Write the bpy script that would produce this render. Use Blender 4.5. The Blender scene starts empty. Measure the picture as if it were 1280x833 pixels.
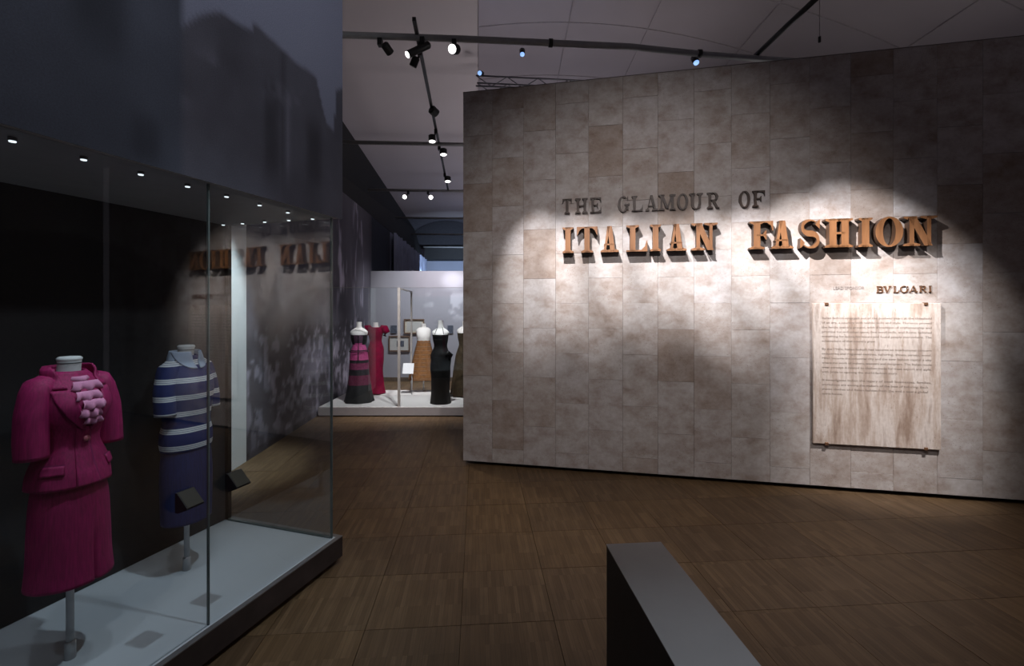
import bpy, bmesh, math, random
import numpy as np
from mathutils import Vector, Matrix
random.seed(7)
S = bpy.context.scene
COL = S.collection
R = math.radians
# ------------------------------------------------------------------ camera
F = 580.0                                   # focal length in pixels of the 1280 wide frame
EYE = 1.75
cd = bpy.data.cameras.new('camera'); cam = bpy.data.objects.new('camera', cd); COL.objects.link(cam)
cam.location = (0, 0, EYE); cam.rotation_euler = (R(90), 0, 0)
cd.sensor_width = 36; cd.lens = F/1280*36; cd.shift_y = -30.5/1280; cd.clip_start = .02
S.camera = cam
# ------------------------------------------------------------------ world and exposure
W = bpy.data.worlds.new('dim_hall'); S.world = W; W.use_nodes = True
bg = W.node_tree.nodes['Background']; bg.inputs[0].default_value = (.92, .84, 1.0, 1); bg.inputs[1].default_value = .075
S.view_settings.view_transform = 'Standard'; S.view_settings.look = 'None'
S.view_settings.exposure = 0; S.view_settings.gamma = 1; S.view_settings.use_curve_mapping = False
# ------------------------------------------------------------------ lamps of the hall (on bars above and behind the camera), with added fill lights
def spot(name, loc, aim, power, cone, blend=1.0, col=(1, .95, .9), rad=.04, sx=1):
    l = bpy.data.lights.new(name, 'SPOT'); l.energy = power; l.spot_size = R(cone); l.spot_blend = blend
    l.color = col; l.shadow_soft_size = rad
    o = bpy.data.objects.new(name, l); COL.objects.link(o); o.location = loc
    d = Vector(aim)-Vector(loc); o.rotation_euler = d.to_track_quat('-Z', 'Y').to_euler(); o.scale = (sx, 1, 1)   # sx: barn doors widen the beam
    return o
for sx_, lz, px_, pw, cn, src in ((.86, 2.12, 0, 470, 21, 0), (1.35, 2.14, .04, 470, 20, 0), (1.85, 2.14, .08, 540, 18, 0), (2.32, 2.12, .12, 540, 17, 0),
                                  (2.72, 2.06, 0, 600, 20, 1), (3.22, 2.12, .04, 800, 18, 1), (3.72, 2.22, .08, 950, 17, 1), (4.15, 2.30, .12, 850, 17, 1)):
    spot('title_lamp', ((.05, .75)[src]+px_, (3.40, 3.22)[src], 4.5), (-.549+.978*sx_, 5.22-.208*sx_, lz), pw*1.6, cn, 1, (1, .97, .99), .02)
spot('panel_lamp', (3.3, 2.2, 4.5), (3.52, 4.35, 1.12), 1150, 29, 1, (1, .96, .97))
spot('wall_fill', (.7, .6, 4.6), (1.2, 4.8, 1.3), 400, 75, 1, (1, .93, .92))  # added fill without a fixture, lifts the general tone of the wall
spot('case_front_lamp', (-.28, 2.0, 4.4), (-1.56, 2.32, .17), 190, 36, .8, (.78, .9, 1))
spot('bulkhead_fill', (1.3, .5, 4.4), (-1.55, 2.2, 3.6), 190, 75, 1, (.92, .95, 1), .1)  # added fill without a fixture, brightens the printed bulkhead
spot('floor_lamp_beam', (-.9, 5.6, 4.4), (-.3, 4.4, 0), 110, 70, 1, (1, .85, .65))
spot('floor_right_beam', (3.0, 2.2, 4.4), (3.4, 3.2, 0), 60, 65, 1, (1, .85, .68))
spot('plinth_lamp', (.9, -.5, 4.4), (.56, .75, .85), 260, 26, 1, (.9, .96, 1))
spot('white_wall_lamp', (-2.15, 4.75, 3.9), (-3.0, 4.95, 1.0), 480, 34, .7, (.85, .95, 1))
spot('far_case_lamp', (-1.3, 6.4, 4.35), (-2.2, 8.2, .6), 560, 50, 1, (1, .97, .98))
spot('far_case_lamp', (-1.0, 6.4, 4.35), (-1.2, 8.4, .6), 560, 50, 1, (1, .97, .98))
spot('partition_lamp', (-1.9, 9.6, 4.3), (-2.1, 11.1, 1.1), 430, 80, 1, (.93, .95, 1))
spot('partition_lamp', (-.6, 9.6, 4.3), (-.8, 11.1, 1.1), 430, 80, 1, (.93, .95, 1))
spot('blue_wall_lamp', (-3.2, 18.6, 3.95), (-3.9, 19.2, 2.2), 260, 60, .8, (.62, .8, 1))
spot('blue_back_lamp', (-2.4, 17.5, 3.9), (-2.6, 22, 3.2), 500, 100, 1, (.6, .76, 1))
for y_, p_ in ((7.2, 62), (10.2, 75), (13.5, 90), (17.5, 110)):       # unseen fill lights added behind the stone wall to brighten the ceiling
    spot('ceiling_fill', (1.3, y_, 2.4), (.2, y_, 6), p_, 125, .6, (1, .92, .95) if y_ < 12 else (.86, .84, 1), .25)
spot('ceiling_fill', (4.6, 6.4, 2.6), (4.2, 6.2, 8), 80, 120, .6, (1, .95, .95), .25)  # one more added fill, farther right, for the tent lining
spot('truss_blue_lamp', (-.42, 7.9, 5.7), (.3, 9.6, 8.0), 30, 70, 1, (.4, .6, 1))

# ------------------------------------------------------------------ materials
def NT(name):
    m = bpy.data.materials.new(name); m.use_nodes = True; nt = m.node_tree
    return m, nt, nt.nodes['Principled BSDF'], nt.nodes, nt.links
def mat(name, col, rough=.6, metal=0., var=.12, scale=12., bump=.0, emit=None, es=1., spec=.5):
    m, nt, b, N, L = NT(name)
    tc = N.new('ShaderNodeTexCoord'); nz = N.new('ShaderNodeTexNoise'); nz.inputs['Scale'].default_value = scale; nz.inputs['Detail'].default_value = 4
    L.new(tc.outputs['Object'], nz.inputs['Vector'])
    r = N.new('ShaderNodeValToRGB')
    r.color_ramp.elements[0].position = .3; r.color_ramp.elements[1].position = .7
    r.color_ramp.elements[0].color = (*[c*(1-var) for c in col], 1); r.color_ramp.elements[1].color = (*[min(1, c*(1+var)) for c in col], 1)
    L.new(nz.outputs['Fac'], r.inputs[0]); L.new(r.outputs[0], b.inputs['Base Color'])
    b.inputs['Roughness'].default_value = rough; b.inputs['Metallic'].default_value = metal
    b.inputs['Specular IOR Level'].default_value = spec
    if bump:
        bp = N.new('ShaderNodeBump'); bp.inputs['Strength'].default_value = bump; bp.inputs['Distance'].default_value = .01
        L.new(nz.outputs['Fac'], bp.inputs['Height']); L.new(bp.outputs[0], b.inputs['Normal'])
    if emit:
        b.inputs['Emission Color'].default_value = (*emit, 1); b.inputs['Emission Strength'].default_value = es
    return m
def math_node(N, L, op, a, b=None, c=None):
    n = N.new('ShaderNodeMath'); n.operation = op
    for i, v in enumerate((a, b, c)):
        if v is None: continue
        if isinstance(v, (int, float)): n.inputs[i].default_value = v
        else: L.new(v, n.inputs[i])
    return n.outputs[0]
def mixc(N, L, fac, a, b, mode='MIX'):
    n = N.new('ShaderNodeMix'); n.data_type = 'RGBA'; n.blend_type = mode
    for s, v in ((n.inputs[0], fac), (n.inputs[6], a), (n.inputs[7], b)):
        if isinstance(v, (int, float)): s.default_value = v
        elif isinstance(v, tuple): s.default_value = (*v, 1)
        else: L.new(v, s)
    return n.outputs[2]
def ramp(N, L, fac, stops, const=False):
    r = N.new('ShaderNodeValToRGB'); e = r.color_ramp.elements
    if const: r.color_ramp.interpolation = 'CONSTANT'
    while len(e) < len(stops): e.new(.5)
    for i, (p, c) in enumerate(stops): e[i].position = p; e[i].color = (*c, 1)
    L.new(fac, r.inputs[0]); return r.outputs[0]

def travertine(name, vertical=False):
    m, nt, b, N, L = NT(name)
    tc = N.new('ShaderNodeTexCoord'); oi = N.new('ShaderNodeObjectInfo')
    off = N.new('ShaderNodeVectorMath'); off.operation = 'SCALE'; off.inputs[0].default_value = (37, 11, 53); L.new(oi.outputs['Random'], off.inputs['Scale'])
    add = N.new('ShaderNodeVectorMath'); add.operation = 'ADD'; L.new(tc.outputs['Object'], add.inputs[0]); L.new(off.outputs[0], add.inputs[1])
    mp = N.new('ShaderNodeMapping'); mp.inputs['Scale'].default_value = (4, 4, .6) if vertical else (2.0, 2.0, 2.6); L.new(add.outputs[0], mp.inputs['Vector'])
    n1 = N.new('ShaderNodeTexNoise'); n1.inputs['Scale'].default_value = 2.6; n1.inputs['Detail'].default_value = 9; n1.inputs['Roughness'].default_value = .62; n1.inputs['Distortion'].default_value = .15
    L.new(mp.outputs[0], n1.inputs['Vector'])
    base = ramp(N, L, n1.outputs['Fac'], [(.26, (.29, .225, .185)), (.42, (.41, .36, .33)), (.56, (.49, .455, .435)), (.74, (.57, .55, .545))] if not vertical
                else [(.32, (.30, .215, .165)), (.45, (.47, .38, .32)), (.56, (.62, .55, .50)), (.68, (.38, .30, .25))])
    # fine mottling and pits
    n2 = N.new('ShaderNodeTexNoise'); n2.inputs['Scale'].default_value = 34; n2.inputs['Detail'].default_value = 5; L.new(add.outputs[0], n2.inputs['Vector'])
    c2 = mixc(N, L, .22, base, ramp(N, L, n2.outputs['Fac'], [(.35, (.55, .5, .46)), (.65, (1, 1, 1))]), 'MULTIPLY')
    n3 = N.new('ShaderNodeTexNoise'); n3.inputs['Scale'].default_value = 46; n3.inputs['Detail'].default_value = 3; L.new(mp.outputs[0], n3.inputs['Vector'])
    n4 = N.new('ShaderNodeTexNoise'); n4.inputs['Scale'].default_value = 3.2; L.new(add.outputs[0], n4.inputs['Vector'])
    pit = math_node(N, L, 'MULTIPLY', math_node(N, L, 'GREATER_THAN', n3.outputs['Fac'], .66), math_node(N, L, 'GREATER_THAN', n4.outputs['Fac'], .52))
    c3 = mixc(N, L, math_node(N, L, 'MULTIPLY', pit, .55), c2, (.16, .11, .08))
    # tone of each tile
    rn = math_node(N, L, 'FRACT', math_node(N, L, 'MULTIPLY', oi.outputs['Random'], 17.31))
    tone = ramp(N, L, rn, [(0, (.70, .62, .56)), (.14, (.86, .82, .79)), (.5, (.94, .935, .93)), (.8, (.90, .89, .89)), (1, (1.0, 1.0, 1.02))])
    c4 = mixc(N, L, 1.0 if not vertical else 0., c3, tone, 'MULTIPLY')
    L.new(c4, b.inputs['Base Color']); b.inputs['Roughness'].default_value = .72; b.inputs['Specular IOR Level'].default_value = .25
    bp = N.new('ShaderNodeBump'); bp.inputs['Strength'].default_value = .12; bp.inputs['Distance'].default_value = .006
    L.new(math_node(N, L, 'SUBTRACT', n1.outputs['Fac'], pit), bp.inputs['Height']); L.new(bp.outputs[0], b.inputs['Normal'])
    return m
def floor_wood(name):
    m, nt, b, N, L = NT(name)
    tc = N.new('ShaderNodeTexCoord'); oi = N.new('ShaderNodeObjectInfo'); sp = N.new('ShaderNodeSeparateXYZ'); L.new(tc.outputs['Object'], sp.inputs[0])
    st = math_node(N, L, 'MULTIPLY', sp.outputs['X'], 20/.52)
    idx = math_node(N, L, 'FLOOR', st); fr = math_node(N, L, 'FRACT', st)
    wn = N.new('ShaderNodeTexWhiteNoise'); wn.noise_dimensions = '2D'
    cb = N.new('ShaderNodeCombineXYZ'); L.new(idx, cb.inputs[0])
    half = math_node(N, L, 'FLOOR', math_node(N, L, 'ADD', math_node(N, L, 'MULTIPLY', sp.outputs['Y'], 1/.26), math_node(N, L, 'MULTIPLY', oi.outputs['Random'], 91)))
    L.new(half, cb.inputs[1]); L.new(cb.outputs[0], wn.inputs['Vector'])
    strip = ramp(N, L, wn.outputs['Value'], [(0, (.122, .075, .038)), (.35, (.145, .091, .047)), (.7, (.160, .102, .055)), (1, (.188, .122, .067))])
    mp = N.new('ShaderNodeMapping'); mp.inputs['Scale'].default_value = (60, 3, 1); L.new(tc.outputs['Object'], mp.inputs['Vector'])
    g = N.new('ShaderNodeTexNoise'); g.inputs['Scale'].default_value = 2; g.inputs['Detail'].default_value = 5; L.new(mp.outputs[0], g.inputs['Vector'])
    c = mixc(N, L, .6, strip, ramp(N, L, g.outputs['Fac'], [(.3, (.6, .58, .55)), (.7, (1, 1, 1))]), 'MULTIPLY')
    n2 = N.new('ShaderNodeTexNoise'); n2.inputs['Scale'].default_value = 4; n2.inputs['Detail'].default_value = 6; L.new(tc.outputs['Object'], n2.inputs['Vector'])
    c = mixc(N, L, .5, c, ramp(N, L, n2.outputs['Fac'], [(.3, (.62, .6, .6)), (.65, (1, 1, 1))]), 'MULTIPLY')
    tone = ramp(N, L, oi.outputs['Random'], [(0, (.78, .76, .76)), (.5, (.95, .95, .95)), (1, (1.0, .97, .9))])
    c = mixc(N, L, 1.0, c, tone, 'MULTIPLY')
    seam = math_node(N, L, 'LESS_THAN', math_node(N, L, 'MINIMUM', fr, math_node(N, L, 'SUBTRACT', 1, fr)), .045)
    c = mixc(N, L, math_node(N, L, 'MULTIPLY', seam, .3), c, (.035, .022, .014))
    L.new(c, b.inputs['Base Color']); b.inputs['Roughness'].default_value = .5; b.inputs['Specular IOR Level'].default_value = .3
    bp = N.new('ShaderNodeBump'); bp.inputs['Strength'].default_value = .1; bp.inputs['Distance'].default_value = .003
    L.new(g.outputs['Fac'], bp.inputs['Height']); L.new(bp.outputs[0], b.inputs['Normal'])
    return m
def letter_wood(name, c1, c2):
    m, nt, b, N, L = NT(name)
    tc = N.new('ShaderNodeTexCoord'); mp = N.new('ShaderNodeMapping'); mp.inputs['Scale'].default_value = (30, 30, 3); L.new(tc.outputs['Object'], mp.inputs['Vector'])
    g = N.new('ShaderNodeTexNoise'); g.inputs['Scale'].default_value = 1.5; g.inputs['Detail'].default_value = 5; L.new(mp.outputs[0], g.inputs['Vector'])
    L.new(ramp(N, L, g.outputs['Fac'], [(.3, c1), (.7, c2)]), b.inputs['Base Color']); b.inputs['Roughness'].default_value = .5
    return m
def glass(name, tint=(.95, .97, .975)):
    m = bpy.data.materials.new(name); m.use_nodes = True; N = m.node_tree.nodes; L = m.node_tree.links
    N.remove(N['Principled BSDF']); out = N['Material Output']
    t = N.new('ShaderNodeBsdfTransparent'); t.inputs[0].default_value = (*tint, 1)
    g = N.new('ShaderNodeBsdfGlossy'); g.inputs['Roughness'].default_value = 0.0; g.inputs[0].default_value = (1, 1, 1, 1)
    f = N.new('ShaderNodeFresnel'); ge = N.new('ShaderNodeNewGeometry')
    L.new(math_node(N, L, 'MULTIPLY_ADD', ge.outputs['Backfacing'], 1/1.5-1.5, 1.5), f.inputs[0])   # leaving the pane the index is inverted
    tc = N.new('ShaderNodeTexCoord'); nz = N.new('ShaderNodeTexNoise'); nz.inputs['Scale'].default_value = 3; L.new(tc.outputs['Object'], nz.inputs['Vector'])
    k = math_node(N, L, 'MULTIPLY', f.outputs[0], math_node(N, L, 'MULTIPLY_ADD', nz.outputs['Fac'], .08, .96))
    x = N.new('ShaderNodeMixShader'); L.new(k, x.inputs[0]); L.new(t.outputs[0], x.inputs[1]); L.new(g.outputs[0], x.inputs[2])
    L.new(x.outputs[0], out.inputs['Surface'])
    return m
def printed(name, rough=.8):
    m, nt, b, N, L = NT(name)
    a = N.new('ShaderNodeAttribute'); a.attribute_name = 'print'
    tc = N.new('ShaderNodeTexCoord'); nz = N.new('ShaderNodeTexNoise'); nz.inputs['Scale'].default_value = 160; nz.inputs['Detail'].default_value = 2; L.new(tc.outputs['Object'], nz.inputs['Vector'])
    c = mixc(N, L, .35, a.outputs['Color'], ramp(N, L, nz.outputs['Fac'], [(.3, (.6, .6, .6)), (.7, (1.3, 1.3, 1.3))]), 'MULTIPLY')
    L.new(c, b.inputs['Base Color']); b.inputs['Roughness'].default_value = rough; b.inputs['Specular IOR Level'].default_value = .2
    return m
def zbands(name, stops, rough=.7, bump=.0, noise=0):
    """flat colours along the garment's own height (its dyed or woven bands)"""
    m, nt, b, N, L = NT(name)
    tc = N.new('ShaderNodeTexCoord'); sp = N.new('ShaderNodeSeparateXYZ'); L.new(tc.outputs['Object'], sp.inputs[0])
    h = math_node(N, L, 'MULTIPLY', sp.outputs['Z'], 1/1.4)
    c = ramp(N, L, h, [(z/1.4, col) for z, col in stops], True)
    nz = N.new('ShaderNodeTexNoise'); nz.inputs['Scale'].default_value = 60; nz.inputs['Detail'].default_value = 3; L.new(tc.outputs['Object'], nz.inputs['Vector'])
    c = mixc(N, L, .5 if noise else .2, c, ramp(N, L, nz.outputs['Fac'], [(.42, (.25, .2, .22) if noise else (.8, .8, .8)), (.55, (1, 1, 1))]), 'MULTIPLY')
    L.new(c, b.inputs['Base Color']); b.inputs['Roughness'].default_value = rough
    return m
def striped_shirt(name):
    m, nt, b, N, L = NT(name)
    tc = N.new('ShaderNodeTexCoord'); sp = N.new('ShaderNodeSeparateXYZ'); L.new(tc.outputs['Object'], sp.inputs[0])
    per = math_node(N, L, 'MULTIPLY', math_node(N, L, 'SUBTRACT', sp.outputs['Z'], .756), 1/.098)
    fr = math_node(N, L, 'FRACT', per)
    band = math_node(N, L, 'LESS_THAN', fr, .32)
    line = math_node(N, L, 'LESS_THAN', math_node(N, L, 'FRACT', math_node(N, L, 'MULTIPLY', fr, 3/.32)), .76)
    k = math_node(N, L, 'MULTIPLY', band, line)
    nz = N.new('ShaderNodeTexNoise'); nz.inputs['Scale'].default_value = 300; L.new(tc.outputs['Object'], nz.inputs['Vector'])
    navy = ramp(N, L, nz.outputs['Fac'], [(.3, (.005, .015, .09)), (.7, (.010, .026, .14))])
    L.new(mixc(N, L, k, navy, (.66, .69, .71)), b.inputs['Base Color']); b.inputs['Roughness'].default_value = .85
    return m
def slub(name, col, sheen=.3):
    """woven cloth with vertical slubs"""
    m, nt, b, N, L = NT(name)
    tc = N.new('ShaderNodeTexCoord'); mp = N.new('ShaderNodeMapping'); mp.inputs['Scale'].default_value = (90, 90, 6); L.new(tc.outputs['Object'], mp.inputs['Vector'])
    g = N.new('ShaderNodeTexNoise'); g.inputs['Scale'].default_value = 1.6; g.inputs['Detail'].default_value = 4; L.new(mp.outputs[0], g.inputs['Vector'])
    L.new(ramp(N, L, g.outputs['Fac'], [(.3, tuple(c*.72 for c in col)), (.7, tuple(min(1, c*1.2) for c in col))]), b.inputs['Base Color'])
    b.inputs['Roughness'].default_value = .7; b.inputs['Sheen Weight'].default_value = sheen; b.inputs['Sheen Roughness'].default_value = .4
    b.inputs['Sheen Tint'].default_value = (*[min(1, c*2) for c in col], 1)
    bp = N.new('ShaderNodeBump'); bp.inputs['Strength'].default_value = .15; bp.inputs['Distance'].default_value = .004
    L.new(g.outputs['Fac'], bp.inputs['Height']); L.new(bp.outputs[0], b.inputs['Normal'])
    return m
M = dict(
    trav=travertine('travertine_tile'), slab=travertine('travertine_slab', True), floor=floor_wood('oak_strip_floor'),
    core=mat('wall_core', (.16, .14, .13), .9), black=mat('black_paint', (.006, .006, .007), .5), recess=mat('recess_black', (.004, .004, .004), .9),
    big=letter_wood('letter_wood', (.155, .064, .023), (.235, .107, .043)), small=letter_wood('letter_bronze', (.028, .015, .010), (.055, .031, .02)),
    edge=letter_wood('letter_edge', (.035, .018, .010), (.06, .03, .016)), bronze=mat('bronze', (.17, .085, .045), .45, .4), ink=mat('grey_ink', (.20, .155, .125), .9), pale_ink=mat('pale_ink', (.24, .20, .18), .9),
    ceil=mat('ceiling_lining', (.70, .64, .655), .9, var=.03, scale=.6), tent=mat('tent_lining', (.47, .42, .43), .9, var=.05, scale=.8),
    lens=mat('case_lens', (1, 1, 1), .3, emit=(.85, .93, 1), es=1.3), seam=mat('tent_seam', (.41, .37, .375), .9), bar=mat('grey_bar', (.34, .34, .345), .5, var=.08), dark_metal=mat('dark_metal', (.012, .012, .013), .45),
    gantry=mat('gantry_black', (.010, .010, .012), .7), truss=mat('truss_aluminium', (.22, .22, .24), .5, .3),
    lamp=mat('lamp_lens', (1, 1, 1), .3, emit=(1, .98, .95), es=5), lamp_off=mat('lamp_glass_dark', (.03, .03, .03), .2), lamp_blue=mat('blue_lens', (.4, .6, 1), .3, emit=(.28, .5, 1), es=1.1),
    glass=glass('case_glass'), glass_edge=mat('glass_edge', (.10, .13, .13), .25), print=printed('printed_photo'),
    fascia=mat('dark_stone_fascia', (.045, .033, .032), .55, var=.4, scale=5), trim=mat('metal_trim', (.22, .21, .21), .4, .5),
    platform=mat('platform_grey', (.52, .56, .60), .75, var=.03, scale=2), case_ceiling=mat('case_ceiling', (.42, .43, .45), .8, var=.04), case_back=mat('case_back_print', (.022, .021, .023), .8, var=.35, scale=3),
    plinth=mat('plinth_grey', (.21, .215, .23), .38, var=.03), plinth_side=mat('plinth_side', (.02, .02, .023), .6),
    pink=slub('magenta_wool', (.30, .006, .092), .08), pinkdark=mat('magenta_shadow_edge', (.22, .012, .09), .8), ruffle=mat('pink_ruffle', (.62, .25, .42), .8, var=.08, scale=30), button=mat('pink_button', (.62, .16, .22), .35),  # pinkdark: shade painted at garment edges and slits; also the cuff seam
    body=mat('mannequin_cover', (.62, .64, .64), .7, var=.03), body_white=mat('mannequin_white', (.78, .76, .74), .6, var=.03), band=mat('neck_band', (.03, .03, .035), .6), pole=mat('pole_grey', (.42, .43, .44), .45, .2),
    shirt=striped_shirt('striped_shirt'), collar=mat('blue_collar', (.34, .42, .55), .8, var=.05, scale=40), navy=slub('navy_wool', (.016, .022, .10), .05),
    lab=mat('label_face', (.022, .019, .011), .5), white=mat('white_paint', (.80, .82, .82), .6, var=.02), paper=mat('paper', (.75, .75, .77), .8, var=.03), frame=mat('frame_wood', (.16, .10, .07), .5),
    mount=mat('picture_mount', (.50, .49, .47), .8, var=.05), art=mat('drawing', (.07, .08, .11), .8, var=.5, scale=30), sketch=mat('sketch_sheet', (.58, .53, .43), .8, var=.15, scale=25),
    far_platform=mat('far_platform', (.72, .69, .67), .7, var=.02), far_fascia=mat('far_fascia', (.34, .31, .31), .6, var=.04), post=mat('post_metal', (.48, .44, .41), .45, .3),
    navywall=mat('navy_wall', (.030, .034, .055), .8), endwall=mat('end_wall_blue', (.42, .45, .56), .8, var=.05, scale=1), gable=mat('gable', (.10, .10, .12), .9), gabledark=mat('gable_arch', (.045, .045, .055), .9),
    curtain=mat('blue_curtain', (.34, .38, .52), .6, var=.2, scale=2), skirt_board=mat('skirting_brown', (.12, .085, .06), .6, var=.3),
    lace=zbands('pink_black_lace', [(0, (.012, .012, .013)), (.30, (.16, .02, .06)), (.46, (.02, .016, .02)), (.56, (.24, .03, .10)), (.67, (.02, .016, .02)), (.72, (.55, .07, .24)), (.875, (.012, .012, .013)), (.89, (.55, .075, .26)), (1.01, (.10, .045, .085)), (1.17, (.55, .18, .33))], noise=1),
    crimson=mat('crimson_velvet', (.17, .002, .028), .9, spec=.05, var=.25, scale=14), blackgown=mat('black_satin', (.008, .008, .008), .5, spec=.2, var=.3, scale=20),
    tan=mat('tan_raffia', (.20, .092, .036), .8, spec=.1, var=.25, scale=25), olive=mat('olive_gown', (.045, .032, .018), .7, spec=.1, var=.3, scale=18),
)
# ------------------------------------------------------------------ mesh helpers
class MB:
    def __init__(s): s.v = []; s.f = []; s.mi = []
    def add(s, vs, fs, mi=0):
        o = len(s.v); s.v += [tuple(v) for v in vs]; s.f += [tuple(i+o for i in f) for f in fs]; s.mi += [mi]*len(fs); return s
    def box(s, x0, x1, y0, y1, z0, z1, mi=0):
        vs = [(x, y, z) for z in (z0, z1) for y in (y0, y1) for x in (x0, x1)]
        return s.add(vs, [(0, 2, 3, 1), (4, 5, 7, 6), (0, 1, 5, 4), (2, 6, 7, 3), (0, 4, 6, 2), (1, 3, 7, 5)], mi)
    def prism(s, poly, y0, y1, mi=0):
        """polygon in x,z (counter clockwise), extruded from y0 (front) to y1"""
        n = len(poly); a = sum(poly[i][0]*poly[(i+1) % n][1]-poly[(i+1) % n][0]*poly[i][1] for i in range(n))
        if a < 0: poly = poly[::-1]
        vs = [(x, y0, z) for x, z in poly]+[(x, y1, z) for x, z in poly]
        fs = [tuple(range(n)), tuple(range(2*n-1, n-1, -1))]+[(i, i+n, (i+1) % n+n, (i+1) % n) for i in range(n)]
        return s.add(vs, fs, mi)
    def tube(s, pts, rad, n=10, mi=0, cap=True):
        pts = [Vector(p) for p in pts]; rad = rad if isinstance(rad, (list, tuple)) else [rad]*len(pts)
        vs = []
        for i, p in enumerate(pts):
            d = (pts[min(i+1, len(pts)-1)]-pts[max(i-1, 0)]).normalized()
            a = d.cross(Vector((0, 0, 1)) if abs(d.z) < .95 else Vector((1, 0, 0))).normalized(); b = d.cross(a)
            for k in range(n):
                t = 2*math.pi*k/n; vs.append(p+(a*math.cos(t)+b*math.sin(t))*rad[i])
        fs = [(i*n+k, i*n+(k+1) % n, (i+1)*n+(k+1) % n, (i+1)*n+k) for i in range(len(pts)-1) for k in range(n)]
        if cap: fs += [tuple(range(n))[::-1], tuple(range((len(pts)-1)*n, len(pts)*n))]
        return s.add(vs, fs, mi)
    def grid(s, P, mi=0, closed=False):
        """P: rows of points"""
        r, c = len(P), len(P[0]); vs = [p for row in P for p in row]
        fs = [(i*c+k, i*c+(k+1) % c, (i+1)*c+(k+1) % c, (i+1)*c+k) for i in range(r-1) for k in range(c if closed else c-1)]
        return s.add(vs, fs, mi)
    def mesh(s, name, mats, smooth=False):
        me = bpy.data.meshes.new(name); me.from_pydata(s.v, [], s.f)
        for m in (mats if isinstance(mats, (list, tuple)) else [mats]): me.materials.append(m)
        me.polygons.foreach_set('material_index', s.mi)
        if smooth: me.polygons.foreach_set('use_smooth', [True]*len(me.polygons))
        bm = bmesh.new(); bm.from_mesh(me); bmesh.ops.recalc_face_normals(bm, faces=bm.faces); bm.to_mesh(me); bm.free()
        me.update(); return me
    def obj(s, name, mats, parent=None, smooth=False, **k):
        return link(name, s.mesh(name, mats, smooth), parent, **k)
def link(name, data, parent=None, loc=None, rz=0, label=None, cat=None, group=None, kind=None):
    o = bpy.data.objects.new(name, data); COL.objects.link(o)
    if parent: o.parent = parent
    if loc: o.location = loc
    if rz: o.rotation_euler = (0, 0, rz)
    if label: o['label'] = label
    if cat: o['category'] = cat
    if group: o['group'] = group
    if kind: o['kind'] = kind
    return o
def thing(name, label, cat, loc=(0, 0, 0), rz=0, group=None, kind=None):
    return link(name, None, None, loc, rz, label, cat, group, kind)
def solidify(o, t, off=0):
    m = o.modifiers.new('thickness', 'SOLIDIFY'); m.thickness = t; m.offset = off
def bevel(o, w=.004, n=2):
    m = o.modifiers.new('bevel', 'BEVEL'); m.width = w; m.segments = n; m.limit_method = 'ANGLE'
# fractal noise for the printed photographs
_rng = np.random.RandomState(3); _T = _rng.rand(256, 256)
def vnoise(x, y):
    xi = np.floor(x).astype(int); yi = np.floor(y).astype(int); fx = x-xi; fy = y-yi
    fx = fx*fx*(3-2*fx); fy = fy*fy*(3-2*fy); g = lambda a, b: _T[a % 256, b % 256]
    return (g(xi, yi)*(1-fx)+g(xi+1, yi)*fx)*(1-fy)+(g(xi, yi+1)*(1-fx)+g(xi+1, yi+1)*fx)*fy
def fbm(x, y, o=4):
    return sum(vnoise(x*2**i+17*i, y*2**i+31*i)/2**i for i in range(o))/sum(1/2**i for i in range(o))
def sstep(a, b, x):
    t = np.clip((x-a)/(b-a), 0, 1); return t*t*(3-2*t)
def print_sheet(name, p00, p10, p01, nu, nv, colour, parent=None, **k):
    """flat printed sheet: corners p00, p10 (u=1), p01 (v=1); colour(u, v) -> linear rgb array"""
    p00, p10, p01 = map(np.array, (p00, p10, p01))
    u, v = np.meshgrid(np.linspace(0, 1, nu+1), np.linspace(0, 1, nv+1)); u = u.ravel(); v = v.ravel()
    P = p00+np.outer(u, p10-p00)+np.outer(v, p01-p00)
    me = bpy.data.meshes.new(name); c = nu+1
    me.from_pydata(P.tolist(), [], [(j*c+i, j*c+i+1, (j+1)*c+i+1, (j+1)*c+i) for j in range(nv) for i in range(nu)])
    at = me.color_attributes.new('print', 'FLOAT_COLOR', 'POINT')
    C = np.ones((len(u), 4)); C[:, :3] = np.clip(colour(u, v), 0, 1); at.data.foreach_set('color', C.ravel())
    me.materials.append(M['print']); return link(name, me, parent, **k)

# ------------------------------------------------------------------ floor
FROT = R(4.3); FO = Vector((-.36, 3.60)); PITCH = .52
fl = MB().box(-9, 9, -3, 24, -.12, -.014).obj('floor', M['floor'], kind='structure')
pm = MB(); h = PITCH/2-.0006; pm.add([(-h, -h, -.013), (h, -h, -.013), (h, h, -.013), (-h, h, -.013), (-h+.001, -h+.001, 0), (h-.001, -h+.001, 0), (h-.001, h-.001, 0), (-h+.001, h-.001, 0)],
    [(4, 5, 6, 7), (0, 1, 5, 4), (1, 2, 6, 5), (2, 3, 7, 6), (3, 0, 4, 7)])
pme = pm.mesh('floor_panel', M['floor']); cands = []
ca, sa = math.cos(FROT), math.sin(FROT)
for i in range(-14, 14):
    for j in range(-10, 24):
        a, b_ = (i+.5)*PITCH, (j+.5)*PITCH
        x, y = FO.x+a*ca-b_*sa, FO.y+a*sa+b_*ca
        if y > 11.4 or y < .2 or x < -3.3-.062*(y-5.3): continue
        if x > -.75 and y > 5.22-.213*(x+.55)+.55: continue            # behind the stone wall
        ux = 640+F*x/max(y, .3)
        if ux < -160 or ux > 1420: continue
        if y < 1.45: continue
        cands.append((y, x))
cands.sort()
for n, (y, x) in enumerate(cands[:299]):
    link('floor_panel', pme, fl, (x, y, random.uniform(-.0008, .0004)), FROT)
rest = MB()
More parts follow.
